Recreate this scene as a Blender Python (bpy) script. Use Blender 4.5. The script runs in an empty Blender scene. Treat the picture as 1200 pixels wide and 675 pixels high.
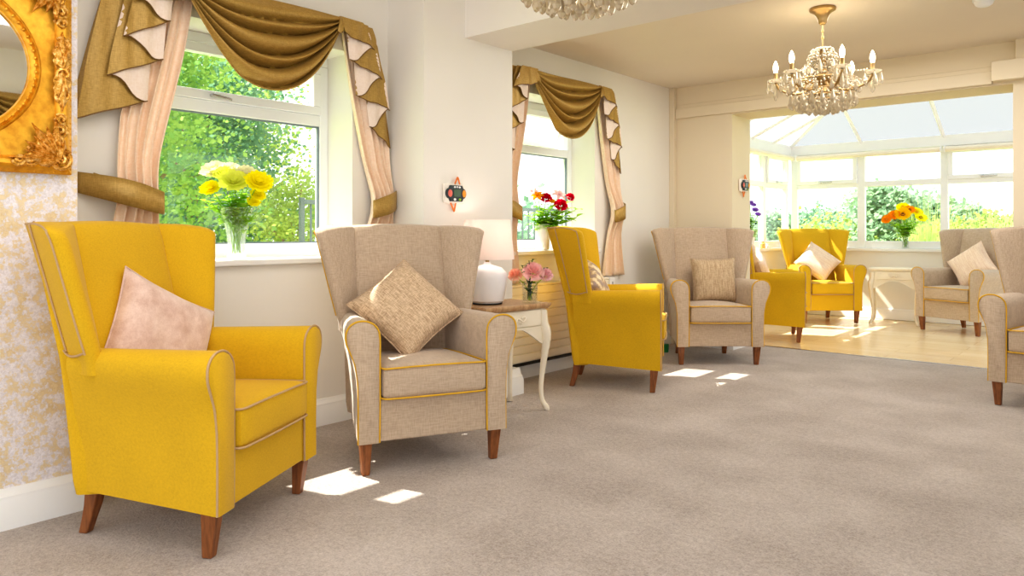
import bpy, bmesh, math, random
from mathutils import Vector, Matrix
R = random.Random(7)
D = bpy.data
SC = bpy.context.scene
COL = SC.collection
PI = math.pi
# ------------------------------------------------------------------ helpers
def S(r, g, b):
    def f(c):
        c /= 255.0
        return c / 12.92 if c <= 0.04045 else ((c + 0.055) / 1.055) ** 2.4
    return (f(r), f(g), f(b), 1.0)

class NT:
    def __init__(s, name):
        s.m = D.materials.new(name); s.m.use_nodes = True
        s.t = s.m.node_tree; s.t.nodes.clear()
        s.out = s.n('ShaderNodeOutputMaterial')
    def n(s, typ, **kw):
        nd = s.t.nodes.new(typ)
        for k, v in kw.items():
            if k in nd.inputs: nd.inputs[k].default_value = v
            else: setattr(nd, k, v)
        return nd
    def l(s, a, b): s.t.links.new(a, b)
    def coord(s, kind='Object', scale=(1, 1, 1), rot=(0, 0, 0)):
        tc = s.n('ShaderNodeTexCoord'); mp = s.n('ShaderNodeMapping')
        mp.inputs['Scale'].default_value = scale; mp.inputs['Rotation'].default_value = rot
        s.l(tc.outputs[kind], mp.inputs['Vector']); return mp.outputs['Vector']
    def noise(s, vec, scale, detail=3, rough=.5):
        nd = s.n('ShaderNodeTexNoise'); nd.inputs['Scale'].default_value = scale
        nd.inputs['Detail'].default_value = detail; nd.inputs['Roughness'].default_value = rough
        s.l(vec, nd.inputs['Vector']); return nd.outputs['Fac']
    def ramp(s, fac, stops):
        nd = s.n('ShaderNodeValToRGB'); e = nd.color_ramp.elements
        while len(e) < len(stops): e.new(.5)
        for i, (p, c) in enumerate(stops): e[i].position = p; e[i].color = c
        s.l(fac, nd.inputs['Fac']); return nd.outputs['Color']
    def mix(s, fac, a, b, typ='MIX'):
        nd = s.n('ShaderNodeMix', data_type='RGBA', blend_type=typ)
        for v, i in ((fac, 0), (a, 6), (b, 7)):
            if isinstance(v, (int, float)): nd.inputs[i].default_value = v
            elif isinstance(v, tuple): nd.inputs[i].default_value = v
            else: s.l(v, nd.inputs[i])
        return nd.outputs[2]
    def bump(s, h, strength=.3, dist=.01):
        nd = s.n('ShaderNodeBump'); nd.inputs['Strength'].default_value = strength
        nd.inputs['Distance'].default_value = dist; s.l(h, nd.inputs['Height']); return nd.outputs['Normal']
    def bsdf(s, color, rough=.6, metal=0, normal=None, **kw):
        b = s.n('ShaderNodeBsdfPrincipled')
        if isinstance(color, tuple): b.inputs['Base Color'].default_value = color
        else: s.l(color, b.inputs['Base Color'])
        b.inputs['Roughness'].default_value = rough; b.inputs['Metallic'].default_value = metal
        for k, v in kw.items(): b.inputs[k.replace('_', ' ')].default_value = v
        if normal is not None: s.l(normal, b.inputs['Normal'])
        return b.outputs['BSDF']
    def end(s, sh): s.l(sh, s.out.inputs['Surface']); return s.m

def dark(c, k): return (c[0] * k, c[1] * k, c[2] * k, 1)

def plain(name, c, rough=.5, metal=0, var=.06, vs=6, bump=0, bs=60, **kw):
    n = NT(name); v = n.coord()
    col = n.ramp(n.noise(v, vs, 4), [(.3, dark(c, 1 - var)), (.7, dark(c, 1 + var))])
    nm = n.bump(n.noise(v, bs, 3), bump, .004) if bump else None
    return n.end(n.bsdf(col, rough, metal, nm, **kw))

def woven(name, c, c2, scale=420, streak=.5, rough=.85, sheen=.3, bump=.25, an=.22):
    """upholstery cloth: crossed thread noise, darker slubs"""
    n = NT(name)
    a = n.noise(n.coord(scale=(scale * an, scale, scale * an * 1.3)), 1, 2)
    b = n.noise(n.coord(scale=(scale * .8, scale * an, scale)), 1, 2)
    big = n.noise(n.coord(), 5, 3)
    th = n.mix(.5, a, b)
    col = n.ramp(th, [(.5 - .25 * streak - .1, c2), (.5 + .12, c)])
    col = n.mix(.25, col, n.ramp(big, [(.3, dark(c, .82)), (.7, dark(c, 1.1))]))
    return n.end(n.bsdf(col, rough, 0, n.bump(th, bump, .002), Sheen_Weight=sheen))

class MB:
    def __init__(s): s.v = []; s.f = []; s.mi = []
    def add(s, vs, fs, mi=0):
        b = len(s.v); s.v.extend(tuple(map(float, v)) for v in vs)
        for f in fs: s.f.append(tuple(b + i for i in f)); s.mi.append(mi)
    def box(s, x0, x1, y0, y1, z0, z1, mi=0):
        s.add([(x0, y0, z0), (x1, y0, z0), (x1, y1, z0), (x0, y1, z0), (x0, y0, z1), (x1, y0, z1), (x1, y1, z1), (x0, y1, z1)],
              [(0, 3, 2, 1), (4, 5, 6, 7), (0, 1, 5, 4), (1, 2, 6, 5), (2, 3, 7, 6), (3, 0, 4, 7)], mi)
    def frustum(s, c0, h0, c1, h1):
        """four sided tapered post from centre c0 with half sizes h0 to c1, h1"""
        q = lambda c, h: [(c[0] + sx * h[0], c[1] + sy * h[1], c[2]) for sx, sy in ((-1, -1), (1, -1), (1, 1), (-1, 1))]
        s.add(q(c0, h0) + q(c1, h1), [(0, 3, 2, 1), (4, 5, 6, 7), (0, 1, 5, 4), (1, 2, 6, 5), (2, 3, 7, 6), (3, 0, 4, 7)])
    def loft(s, rings, closed=True, caps=True, mi=0):
        n = len(rings[0]); vs = [p for r in rings for p in r]; fs = []
        for i in range(len(rings) - 1):
            for j in range(n if closed else n - 1):
                k = (j + 1) % n
                fs.append((i * n + j, i * n + k, (i + 1) * n + k, (i + 1) * n + j))
        if caps and closed:
            fs.append(tuple(range(n))[::-1]); fs.append(tuple((len(rings) - 1) * n + j for j in range(n)))
        s.add(vs, fs, mi)
    def tube(s, pts, r, seg=8, closed=False, caps=True, mi=0):
        pts = [Vector(p) for p in pts]; n = len(pts)
        rs = r if isinstance(r, (list, tuple)) else [r] * n
        up = None; rings = []
        for i, p in enumerate(pts):
            if closed: t = pts[(i + 1) % n] - pts[i - 1]
            else: t = pts[min(i + 1, n - 1)] - pts[max(i - 1, 0)]
            if t.length < 1e-9: t = Vector((0, 0, 1))
            t.normalize()
            if up is None: up = Vector((0, 0, 1)) if abs(t.z) < .9 else Vector((1, 0, 0))
            a = t.cross(up)
            if a.length < 1e-6: a = t.orthogonal()
            a.normalize(); b = a.cross(t); b.normalize(); up = b
            rings.append([p + (a * math.cos(2 * PI * k / seg) + b * math.sin(2 * PI * k / seg)) * rs[i] for k in range(seg)])
        if closed: rings.append(rings[0])
        s.loft(rings, True, caps and not closed, mi)
    def lathe(s, prof, seg=24, c=(0, 0, 0), sx=1, sy=1, mi=0):
        rings = [[(c[0] + r * sx * math.cos(2 * PI * k / seg), c[1] + r * sy * math.sin(2 * PI * k / seg), c[2] + z) for k in range(seg)] for r, z in prof]
        s.loft(rings, True, True, mi)
    def grid(s, nu, nv, fn, mi=0):
        s.add([fn(i / nu, j / nv) for j in range(nv + 1) for i in range(nu + 1)],
              [(j * (nu + 1) + i, j * (nu + 1) + i + 1, (j + 1) * (nu + 1) + i + 1, (j + 1) * (nu + 1) + i) for j in range(nv) for i in range(nu)], mi)
    def rbox(s, hx, hy, hz, r, fn=None, n=8, crown=(0, 0, 0)):
        """rounded box (half sizes), faces crowned, then mapped by fn"""
        def P(v):
            q = [v[0] * hx, v[1] * hy, v[2] * hz]; h = (hx, hy, hz)
            inn = [max(-(h[i] - r), min(h[i] - r, q[i])) for i in range(3)]
            d = Vector([q[i] - inn[i] for i in range(3)])
            if d.length > 1e-9: d = d.normalized() * r
            p = [inn[i] + d[i] for i in range(3)]
            for i in range(3):
                if crown[i]:
                    a, b = [j for j in range(3) if j != i]
                    p[i] += crown[i] * v[i] * max(0, 1 - v[a] ** 2) * max(0, 1 - v[b] ** 2)
            return fn(*p) if fn else tuple(p)
        def cs(t): # concentrate samples near edges
            return math.sin(t * PI / 2) * .35 + t * .65
        for ax in range(3):
            for sg in (-1, 1):
                a, b = (ax + 1) % 3, (ax + 2) % 3
                def g(u, w):
                    v = [0, 0, 0]; v[ax] = sg; v[a] = cs(2 * u - 1); v[b] = cs(2 * w - 1)
                    return P(v)
                m = MB(); m.grid(n, n, g)
                s.add(m.v, m.f if sg > 0 else [f[::-1] for f in m.f])
    def build(s, name, mat, parent=None, smooth=40, bevel=0, seg=2, sub=0, merge=True, loc=None):
        me = D.meshes.new(name); me.from_pydata(s.v, [], s.f)
        mats = mat if isinstance(mat, (list, tuple)) else [mat]
        for m in mats: me.materials.append(m)
        if len(mats) > 1: me.polygons.foreach_set('material_index', s.mi)
        bm = bmesh.new(); bm.from_mesh(me)
        if merge: bmesh.ops.remove_doubles(bm, verts=bm.verts, dist=1e-5)
        if merge: bmesh.ops.recalc_face_normals(bm, faces=bm.faces)
        if smooth:
            a = math.radians(smooth)
            for f in bm.faces: f.smooth = True
            for e in bm.edges:
                e.smooth = not (len(e.link_faces) == 2 and e.calc_face_angle(0) > a)
        bm.to_mesh(me); bm.free()
        o = D.objects.new(name, me); COL.objects.link(o)
        if parent is not None: o.parent = parent
        if loc is not None: o.location = loc
        if bevel:
            b = o.modifiers.new('b', 'BEVEL'); b.width = bevel; b.segments = seg; b.limit_method = 'ANGLE'; b.angle_limit = math.radians(35)
        if sub:
            b = o.modifiers.new('s', 'SUBSURF'); b.levels = b.render_levels = sub
        return o

def thing(name, label=None, cat=None, loc=(0, 0, 0), rz=0, group=None, rot=None):
    o = D.objects.new(name, None); COL.objects.link(o); o.location = loc
    o.rotation_euler = rot if rot else (0, 0, rz); o.empty_display_size = .1
    tag(o, label, cat, group); return o
def tag(o, label=None, cat=None, group=None, kind=None):
    if label: o['label'] = label
    if cat: o['category'] = cat
    if group: o['group'] = group
    if kind: o['kind'] = kind
    return o
def struct(o): o['kind'] = 'structure'; return o
def copy_tree(o, parent=None):
    c = o.copy(); COL.objects.link(c)
    if parent is not None: c.parent = parent
    for ch in list(o.children): copy_tree(ch, c)
    return c
def lerp(a, b, t): return a + (b - a) * t
def interp(tab, t):
    for (a, b) in zip(tab, tab[1:]):
        if t <= b[0]:
            k = (t - a[0]) / (b[0] - a[0]) if b[0] > a[0] else 0
            k = max(0, min(1, k)); return a[1] + (b[1] - a[1]) * k
    return tab[-1][1]
def smooth_path(pts, n=6):
    """Catmull-Rom through pts"""
    P = [Vector(p) for p in pts]; P = [P[0] * 2 - P[1]] + P + [P[-1] * 2 - P[-2]]; out = []
    for i in range(1, len(P) - 2):
        for k in range(n):
            t = k / n; a, b, c, d = P[i - 1:i + 3]
            out.append(.5 * ((2 * b) + (c - a) * t + (2 * a - 5 * b + 4 * c - d) * t * t + (3 * b - a - 3 * c + d) * t ** 3))
    out.append(P[-2]); return out

# ------------------------------------------------------------------ camera
F, HX, HY, H, A = 865.0, 600.0, 271.5, 1.07, math.radians(40.74)
cam = D.cameras.new('camera'); cam.sensor_width = 36; cam.lens = 36 * F / 1200
cam.shift_y = (HY - 337.5) / 1200; cam.clip_start = .05; cam.clip_end = 300
co = D.objects.new('camera', cam); COL.objects.link(co)
co.location = (0, 0, H); co.rotation_euler = (PI / 2, 0, A); SC.camera = co
def at(x, y, d):
    """world point that stands d metres deep at photo pixel x, y"""
    l, u = (x - HX) / F * d, (HY - y) / F * d
    return Vector((l * math.cos(A) - d * math.sin(A), l * math.sin(A) + d * math.cos(A), H + u))

# ------------------------------------------------------------------ materials
M = {}
M['yellow'] = woven('mustard_cloth', S(219, 176, 16), S(199, 155, 6), 420, .35, sheen=.08)
M['beige'] = woven('oatmeal_linen', S(198, 178, 156), S(150, 126, 104), 230, .8, an=.1)
M['pipe_y'] = plain('mustard_piping', S(214, 168, 40), .7)
M['pipe_b'] = plain('stone_piping', S(190, 158, 116), .7)
def wood(name, c, c2, scale=30):
    n = NT(name); v = n.coord(scale=(scale, scale, scale * .12))
    col = n.ramp(n.noise(v, 1.2, 5, .6), [(.3, c2), (.7, c)])
    return n.end(n.bsdf(col, .4))
M['leg'] = wood('walnut_leg', S(160, 100, 56), S(108, 62, 32), 60)
M['oak'] = wood('limed_oak_top', S(206, 172, 130), S(164, 122, 82), 40)
M['cream'] = plain('cream_paint', S(240, 231, 212), .4, var=.03)
M['white'] = plain('white_gloss', S(243, 243, 242), .35, var=.015)
M['upvc'] = plain('white_plastic', S(244, 246, 248), .25, var=.01)
M['chrome'] = plain('steel', S(205, 205, 205), .25, 1)
M['gasket'] = plain('grey_gasket', S(120, 132, 142), .5)
def wallpaint(name, c):
    n = NT(name); v = n.coord()
    col = n.ramp(n.noise(v, 1.2, 3), [(.3, dark(c, .98)), (.7, dark(c, 1.02))])
    return n.end(n.bsdf(col, .75, 0, n.bump(n.noise(v, 180, 2), .06, .002)))
M['wall'] = wallpaint('warm_white_paint', S(238, 235, 229))
M['endwall'] = wallpaint('cream_wall_paint', S(230, 217, 192))
M['ceil'] = wallpaint('ceiling_paint', S(234, 224, 208))
M['beam'] = wallpaint('beam_paint', S(240, 236, 230))
# wallpaper: silvery ground with worn gold damask
n = NT('damask_wallpaper')
v1 = n.coord(scale=(1, 1, 1))
w = n.n('ShaderNodeTexVoronoi', feature='SMOOTH_F1'); w.inputs['Scale'].default_value = 22; n.l(v1, w.inputs['Vector'])
big = n.noise(v1, 16, 2); mid = n.noise(v1, 62, 3, .6); fine = n.noise(v1, 120, 3, .7)
k = n.n('ShaderNodeMath', operation='ADD'); bg_ = n.n('ShaderNodeMath', operation='MULTIPLY'); n.l(big, bg_.inputs[0]); bg_.inputs[1].default_value = .35; n.l(w.outputs['Distance'], k.inputs[0]); n.l(bg_.outputs[0], k.inputs[1])
k2 = n.n('ShaderNodeMath', operation='MULTIPLY_ADD'); n.l(mid, k2.inputs[0]); k2.inputs[1].default_value = 2.0; n.l(k.outputs[0], k2.inputs[2])
k3 = n.n('ShaderNodeMath', operation='MULTIPLY_ADD'); n.l(fine, k3.inputs[0]); k3.inputs[1].default_value = .9; n.l(k2.outputs[0], k3.inputs[2])
mk = n.ramp(k3.outputs[0], [(0, (0, 0, 0, 1)), (.5, (0, 0, 0, 1)), (1, (1, 1, 1, 1))])
rm = n.n('ShaderNodeMapRange'); rm.inputs[1].default_value = 2.0; rm.inputs[2].default_value = 2.3; n.l(k3.outputs[0], rm.inputs[0])
ground = n.ramp(fine, [(.35, S(216, 210, 214)), (.6, S(240, 236, 242))])
gold = n.ramp(mid, [(.35, S(208, 182, 132)), (.65, S(230, 212, 176))])
M['paper'] = n.end(n.bsdf(n.mix(rm.outputs[0], ground, gold), .55, 0, n.bump(k3.outputs[0], .15, .003)))
# carpet
n = NT('taupe_carpet'); v = n.coord()
tuft = n.noise(v, 130, 3, .7); mott = n.noise(v, 45, 5, .7); pat = n.noise(v, 2.2, 3, .55)
c0 = n.ramp(tuft, [(.38, S(102, 89, 80)), (.62, S(218, 208, 199))])
c1 = n.ramp(mott, [(.38, S(120, 105, 95)), (.62, S(212, 202, 194))])
c2 = n.ramp(pat, [(.36, S(154, 137, 126)), (.66, S(200, 186, 178))])
M['carpet'] = n.end(n.bsdf(n.mix(.5, n.mix(.5, c0, c1), c2), .95, 0, n.bump(n.mix(.5, tuft, mott), .8, .012), Sheen_Weight=.35))
# laminate planks along x
n = NT('oak_laminate')
br = n.n('ShaderNodeTexBrick', offset=.37, squash=1)
br.inputs['Scale'].default_value = 1; br.inputs['Brick Width'].default_value = 1.25; br.inputs['Row Height'].default_value = .19
br.inputs['Mortar Size'].default_value = .002; br.inputs['Color1'].default_value = S(244, 222, 184); br.inputs['Color2'].default_value = S(234, 208, 166); br.inputs['Mortar'].default_value = S(180, 146, 100)
n.l(n.coord(), br.inputs['Vector'])
gr = n.noise(n.coord(scale=(1.5, 22, 1)), 2, 5, .6)
M['laminate'] = n.end(n.bsdf(n.mix(.4, br.outputs['Color'], n.ramp(gr, [(.3, S(218, 188, 142)), (.7, S(248, 230, 198))])), .2))
# curtains
def satin(name, c, c2, rough=.42, sheen=.4, scale=90, metal=0):
    n = NT(name); v = n.coord(scale=(45, 45, scale * 2)); v2 = n.coord(scale=(scale * 2, scale * 2, 30))
    t = n.mix(.5, n.noise(v, 1, 3, .7), n.noise(v2, 1, 3, .7))
    return n.end(n.bsdf(n.ramp(t, [(.35, c2), (.62, c)]), rough, metal, n.bump(t, .12, .003), Sheen_Weight=sheen))
M['gold_fab'] = satin('bronze_gold_satin', S(196, 162, 92), S(160, 128, 62), .42, .0, 160, .3)
M['pink_fab'] = satin('blush_satin', S(250, 231, 210), S(243, 214, 186), .45, .1, 60)
M['lining'] = satin('pale_lining', S(244, 228, 216), S(236, 216, 200), .6, .1, 60)
M['trimcord'] = plain('bronze_edge', S(120, 88, 44), .6)
# gilt
n = NT('gilt'); v = n.coord(); t = n.noise(v, 30, 4, .6); t2 = n.noise(v, 8, 3)
M['gilt'] = n.end(n.bsdf(n.mix(.4, n.ramp(t, [(.3, S(196, 120, 12)), (.65, S(250, 190, 60))]), n.ramp(t2, [(.3, S(226, 150, 20)), (.7, S(255, 205, 80))])), .35, .55, n.bump(t, .2, .003)))
n = NT('antique_gilt'); v = n.coord(); t = n.noise(v, 70, 4, .7)
M['gilt_dk'] = n.end(n.bsdf(n.ramp(t, [(.3, S(140, 88, 20)), (.48, S(214, 154, 56)), (.64, S(252, 214, 140))]), .35, .6, n.bump(t, .4, .004)))
M['mirror'] = plain('silvered_glass', (.9, .92, .93, 1), .02, 1, var=0)
M['brass'] = plain('brass', S(178, 150, 104), .32, 1, var=.1, vs=30)
n = NT('lit_bulb'); e = n.n('ShaderNodeEmission'); e.inputs['Color'].default_value = (1, .86, .62, 1); e.inputs['Strength'].default_value = 9
M['bulb'] = n.end(e.outputs[0])
def glassmat(name, tint, gl=.12, rough=.0, white=0, wc=(.95, .96, .95, 1)):
    n = NT(name)
    t = n.n('ShaderNodeBsdfTransparent'); t.inputs['Color'].default_value = tint
    g = n.n('ShaderNodeBsdfGlossy'); g.inputs['Roughness'].default_value = rough
    lw = n.n('ShaderNodeLayerWeight'); lw.inputs['Blend'].default_value = .2
    fm = n.n('ShaderNodeMath', operation='MULTIPLY_ADD'); n.l(lw.outputs['Facing'], fm.inputs[0]); fm.inputs[1].default_value = gl; fm.inputs[2].default_value = .03
    mx = n.n('ShaderNodeMixShader'); n.l(fm.outputs[0], mx.inputs[0]); n.l(t.outputs[0], mx.inputs[1]); n.l(g.outputs[0], mx.inputs[2])
    o = mx.outputs[0]
    if white:
        d = n.n('ShaderNodeBsdfTranslucent'); d.inputs['Color'].default_value = wc
        m2 = n.n('ShaderNodeMixShader'); m2.inputs[0].default_value = white
        n.l(o, m2.inputs[1]); n.l(d.outputs[0], m2.inputs[2]); o = m2.outputs[0]
    return n.end(o)
M['pane'] = glassmat('window_glass', (.97, .985, .98, 1), .15)
M['cutglass'] = glassmat('cut_glass', (.98, .99, .985, 1), .6, .03, .16, (1, 1, 1, 1))
M['clear'] = glassmat('clear_glass', (.97, .98, .97, 1), .4, .02, .03)
n = NT('crystal')
p = n.bsdf((1, .97, .9, 1), .04, 0, Transmission_Weight=.75, IOR=1.6)
g = n.n('ShaderNodeBsdfGlossy'); g.inputs['Roughness'].default_value = .08; g.inputs['Color'].default_value = (1, .87, .64, 1)
mx = n.n('ShaderNodeMixShader'); mx.inputs[0].default_value = .4; n.l(p, mx.inputs[1]); n.l(g.outputs[0], mx.inputs[2])
d = n.n('ShaderNodeBsdfTranslucent'); d.inputs['Color'].default_value = (1, .91, .74, 1)
m2 = n.n('ShaderNodeMixShader'); m2.inputs[0].default_value = .32; n.l(mx.outputs[0], m2.inputs[1]); n.l(d.outputs[0], m2.inputs[2])
M['crystal'] = n.end(m2.outputs[0])
n = NT('polycarbonate_roof')
t = n.n('ShaderNodeBsdfTranslucent'); t.inputs['Color'].default_value = (.17, .18, .188, 1)
d = n.n('ShaderNodeBsdfDiffuse'); d.inputs['Color'].default_value = (.8, .83, .86, 1)
tt = n.n('ShaderNodeBsdfTransparent'); tt.inputs['Color'].default_value = (.8, .85, .9, 1)
mx = n.n('ShaderNodeMixShader'); mx.inputs[0].default_value = .15; n.l(t.outputs[0], mx.inputs[1]); n.l(d.outputs[0], mx.inputs[2])
m2 = n.n('ShaderNodeMixShader'); m2.inputs[0].default_value = .05; n.l(mx.outputs[0], m2.inputs[1]); n.l(tt.outputs[0], m2.inputs[2])
M['poly'] = n.end(m2.outputs[0])
def leafmat(name, c, c2, tr=.45):
    n = NT(name); v = n.coord()
    col = n.ramp(n.noise(v, 2.5, 3), [(.3, c2), (.7, c)])
    d = n.n('ShaderNodeBsdfDiffuse'); n.l(col, d.inputs['Color'])
    t = n.n('ShaderNodeBsdfTranslucent'); n.l(col, t.inputs['Color'])
    mx = n.n('ShaderNodeMixShader'); mx.inputs[0].default_value = tr
    n.l(d.outputs[0], mx.inputs[1]); n.l(t.outputs[0], mx.inputs[2]); return n.end(mx.outputs[0])
M['leafA'] = leafmat('fresh_leaves', S(170, 198, 108), S(104, 150, 84))
M['leafB'] = leafmat('yellow_green_leaves', S(204, 214, 116), S(158, 186, 100))
M['leafC'] = leafmat('blue_green_leaves', S(150, 184, 148), S(92, 138, 106))
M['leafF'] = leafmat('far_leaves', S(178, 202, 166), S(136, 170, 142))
M['reed'] = leafmat('reed_blades', S(206, 212, 146), S(164, 188, 114))
M['fl_leaf'] = leafmat('flower_foliage', S(208, 236, 96), S(146, 200, 62), .55)
M['rose_leaf'] = leafmat('rose_foliage', S(84, 124, 82), S(48, 88, 62), .25)
M['bark'] = plain('bark', S(150, 126, 100), .9, var=.25, vs=12)
M['lawn'] = plain('lawn_grass', S(170, 186, 110), .95, var=.2, vs=3)
M['iron'] = plain('grey_iron', S(92, 104, 108), .5)
def petal(name, c, c2, tr=.35): return leafmat(name, c, c2, tr)
M['p_yel'] = petal('yellow_petals', S(255, 250, 40), S(255, 238, 10))
M['p_wht'] = petal('cream_petals', S(252, 250, 226), S(244, 240, 190))
M['p_lime'] = petal('lime_petals', S(250, 250, 130), S(232, 240, 80))
M['p_org'] = petal('orange_petals', S(255, 178, 40), S(248, 138, 20))
M['p_gold'] = petal('amber_petals', S(255, 222, 40), S(254, 200, 14))
M['p_red'] = petal('crimson_petals', S(226, 16, 56), S(190, 8, 40), .25)
M['p_pink'] = petal('rose_pink_petals', S(252, 216, 210), S(243, 180, 182))
M['p_peach'] = petal('peach_petals', S(250, 204, 178), S(242, 172, 148))
M['p_pale'] = petal('pale_pink_petals', S(248, 214, 214), S(240, 188, 196))
M['p_pur'] = petal('purple_petals', S(182, 130, 222), S(140, 90, 196))
M['seed'] = plain('brown_flower_centre', S(128, 84, 24), .9, var=.3, vs=200)
M['disc'] = plain('orange_flower_centre', S(226, 150, 10), .9, var=.2, vs=200)
M['china'] = plain('white_china', S(240, 238, 236), .3, var=.02)
M['ceramic'] = plain('pearl_ceramic', S(238, 236, 238), .35, var=.03)
n = NT('linen_lampshade')
d = n.n('ShaderNodeBsdfDiffuse'); d.inputs['Color'].default_value = S(250, 242, 238)
t = n.n('ShaderNodeBsdfTranslucent'); t.inputs['Color'].default_value = S(252, 240, 232)
mx = n.n('ShaderNodeMixShader'); mx.inputs[0].default_value = .4; n.l(d.outputs[0], mx.inputs[1]); n.l(t.outputs[0], mx.inputs[2])
M['shade'] = n.end(mx.outputs[0])
# cushions
n = NT('blush_velvet'); v = n.coord(); t = n.noise(v, 14, 5, .65); t2 = n.noise(v, 200, 2)
M['velvet'] = n.end(n.bsdf(n.mix(.2, n.ramp(t, [(.32, S(196, 158, 142)), (.66, S(232, 206, 194))]), n.ramp(t2, [(.3, S(190, 150, 136)), (.7, S(236, 214, 204))])), .7, 0, n.bump(t, .2, .006), Sheen_Weight=.6))
def stripes(name, c, c2, sc=120):
    n = NT(name)
    a = n.noise(n.coord(scale=(1, sc, sc * .1)), 1.4, 3, .7); b = n.noise(n.coord(scale=(20, 60, 260)), 1, 2)
    t = n.mix(.35, a, b)
    return n.end(n.bsdf(n.ramp(t, [(.38, c2), (.6, c)]), .8, 0, n.bump(t, .5, .004), Sheen_Weight=.2))
M['ribbed'] = stripes('ribbed_taupe_cloth', S(222, 197, 166), S(168, 139, 110), 150)
M['ribbed2'] = stripes('striped_fawn_cloth', S(206, 184, 152), S(166, 138, 108), 90)
M['blush'] = stripes('pale_blush_cloth', S(244, 222, 200), S(226, 196, 172), 60)
n = NT('brocade'); v = n.coord(); t = n.noise(v, 22, 2, .4)
M['brocade'] = n.end(n.bsdf(n.ramp(t, [(.42, S(236, 220, 190)), (.5, S(206, 180, 140)), (.6, S(170, 150, 140))]), .7))
M['handset'] = plain('white_casing', S(244, 236, 226), .4)
M['keys'] = plain('dark_keypad', S(52, 62, 66), .45)
M['lcd'] = plain('green_screen', S(84, 108, 92), .25)
M['btn_r'] = plain('red_button', S(222, 110, 96), .4)
M['btn_o'] = plain('amber_button', S(236, 158, 50), .4)
M['btn_g'] = plain('green_button', S(150, 190, 60), .4)
M['lany'] = plain('orange_lanyard', S(234, 132, 58), .7)
M['black'] = plain('dark_gap', S(40, 38, 36), .6)
M['rad'] = plain('cream_enamel', S(252, 243, 222), .35, var=.02)
M['green'] = plain('green_plastic', S(20, 130, 70), .5)
M['amberglass'] = plain('amber_jar', S(240, 200, 110), .2)
SKY, SUN, GLOW, EXPO, VT, LOOK, FILL = 1.42, 9.5, 3, .36, 'Standard', 'Medium High Contrast', (25, 28)
# ------------------------------------------------------------------ room shell
XW = -3.47; YE = 6.38
W1 = (1.42, 2.62); W2 = (3.88, 5.08); WZ = (.93, 2.10); CZ = 2.44; CN = 2.64
def wall_bay(m, y0, y1, w, CZ):
    x0, x1 = XW - .30, XW
    m.box(x0, x1, y0, w[0], 0, CZ); m.box(x0, x1, w[1], y1, 0, CZ)
    m.box(x0, x1, w[0], w[1], 0, WZ[0] - .035); m.box(x0, x1, w[0], w[1], WZ[1], CZ)
m = MB(); wall_bay(m, 1.06, 2.88, W1, CN); wall_bay(m, 3.66, 6.78, W2, CZ); struct(m.build('wall_left', M['wall'], smooth=0, merge=False))
m = MB(); m.box(XW - .3, -3.12, -2.2, 1.06, 0, CN); struct(m.build('wall_chimney', M['paper'], smooth=0))
m = MB(); m.box(XW - .3, -3.15, 2.88, 3.66, 0, CN); struct(m.build('wall_pier', M['wall'], smooth=0))
m = MB()
m.box(XW, -2.86, YE, 6.78, 0, CZ); m.box(-.735, 1.2, YE, 6.78, 0, CZ); m.box(-2.86, -.735, YE, 6.78, 2.135, CZ)
struct(m.build('wall_end', M['endwall'], smooth=0, merge=False))
# right hand wall with two more windows (seen in the mirror)
m = MB(); XR = 1.2
for a, b in ((.9, 1.5), (2.9, 3.9), (5.3, 6.38)): m.box(XR, XR + .3, a, b, 0, CN)
for a, b in ((1.5, 2.9), (3.9, 5.3)): m.box(XR, XR + .3, a, b, 0, .9); m.box(XR, XR + .3, a, b, 2.1, CN)
struct(m.build('wall_right', M['wall'], smooth=0, merge=False))
m = MB(); m.box(XW - .3, XR + .3, -2.2, 3.3, CN, CN + .2); m.box(XW - .3, XR + .3, 3.3, 6.78, CZ, CZ + .2); struct(m.build('ceiling', M['ceil'], smooth=0, merge=False))
m = MB(); m.box(-3.15, XR, 3.22, 3.66, 2.25, CN); struct(m.build('trim_1', M['beam'], smooth=0))          # ceiling beam
m = MB(); m.box(-3.41, -.86, YE - .035, YE, 2.145, 2.24); m.box(-3.40, 1.2, YE - .015, YE, 2.24, 2.275); struct(m.build('trim_2', M['endwall'], smooth=0, bevel=.004, merge=False))
m = MB(); m.box(-3.47, -3.415, YE - .05, YE, 0, CZ); struct(m.build('trim_3', M['endwall'], smooth=0, bevel=.004))
m = MB(); m.box(-.855, 1.2, YE - .10, YE, 2.155, 2.295); m.box(-.715, 1.2, YE - .06, YE, 2.295, CZ); struct(m.build('trim_4', M['endwall'], smooth=0, bevel=.004, merge=False))
m = MB(); m.box(XW - .3, XR + .3, -2.2, 6.78, -.1, 0); struct(m.build('floor', M['carpet'], smooth=0))
m = MB(); m.box(-3.75, 2.2, 6.78, 10.0, -.1, -.004); struct(m.build('floor_conservatory', M['laminate'], smooth=0))
m = MB(); m.box(-2.84, -.73, 6.765, 6.795, -.002, .006); struct(m.build('trim_5', M['chrome'], smooth=0, bevel=.002))

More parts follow.
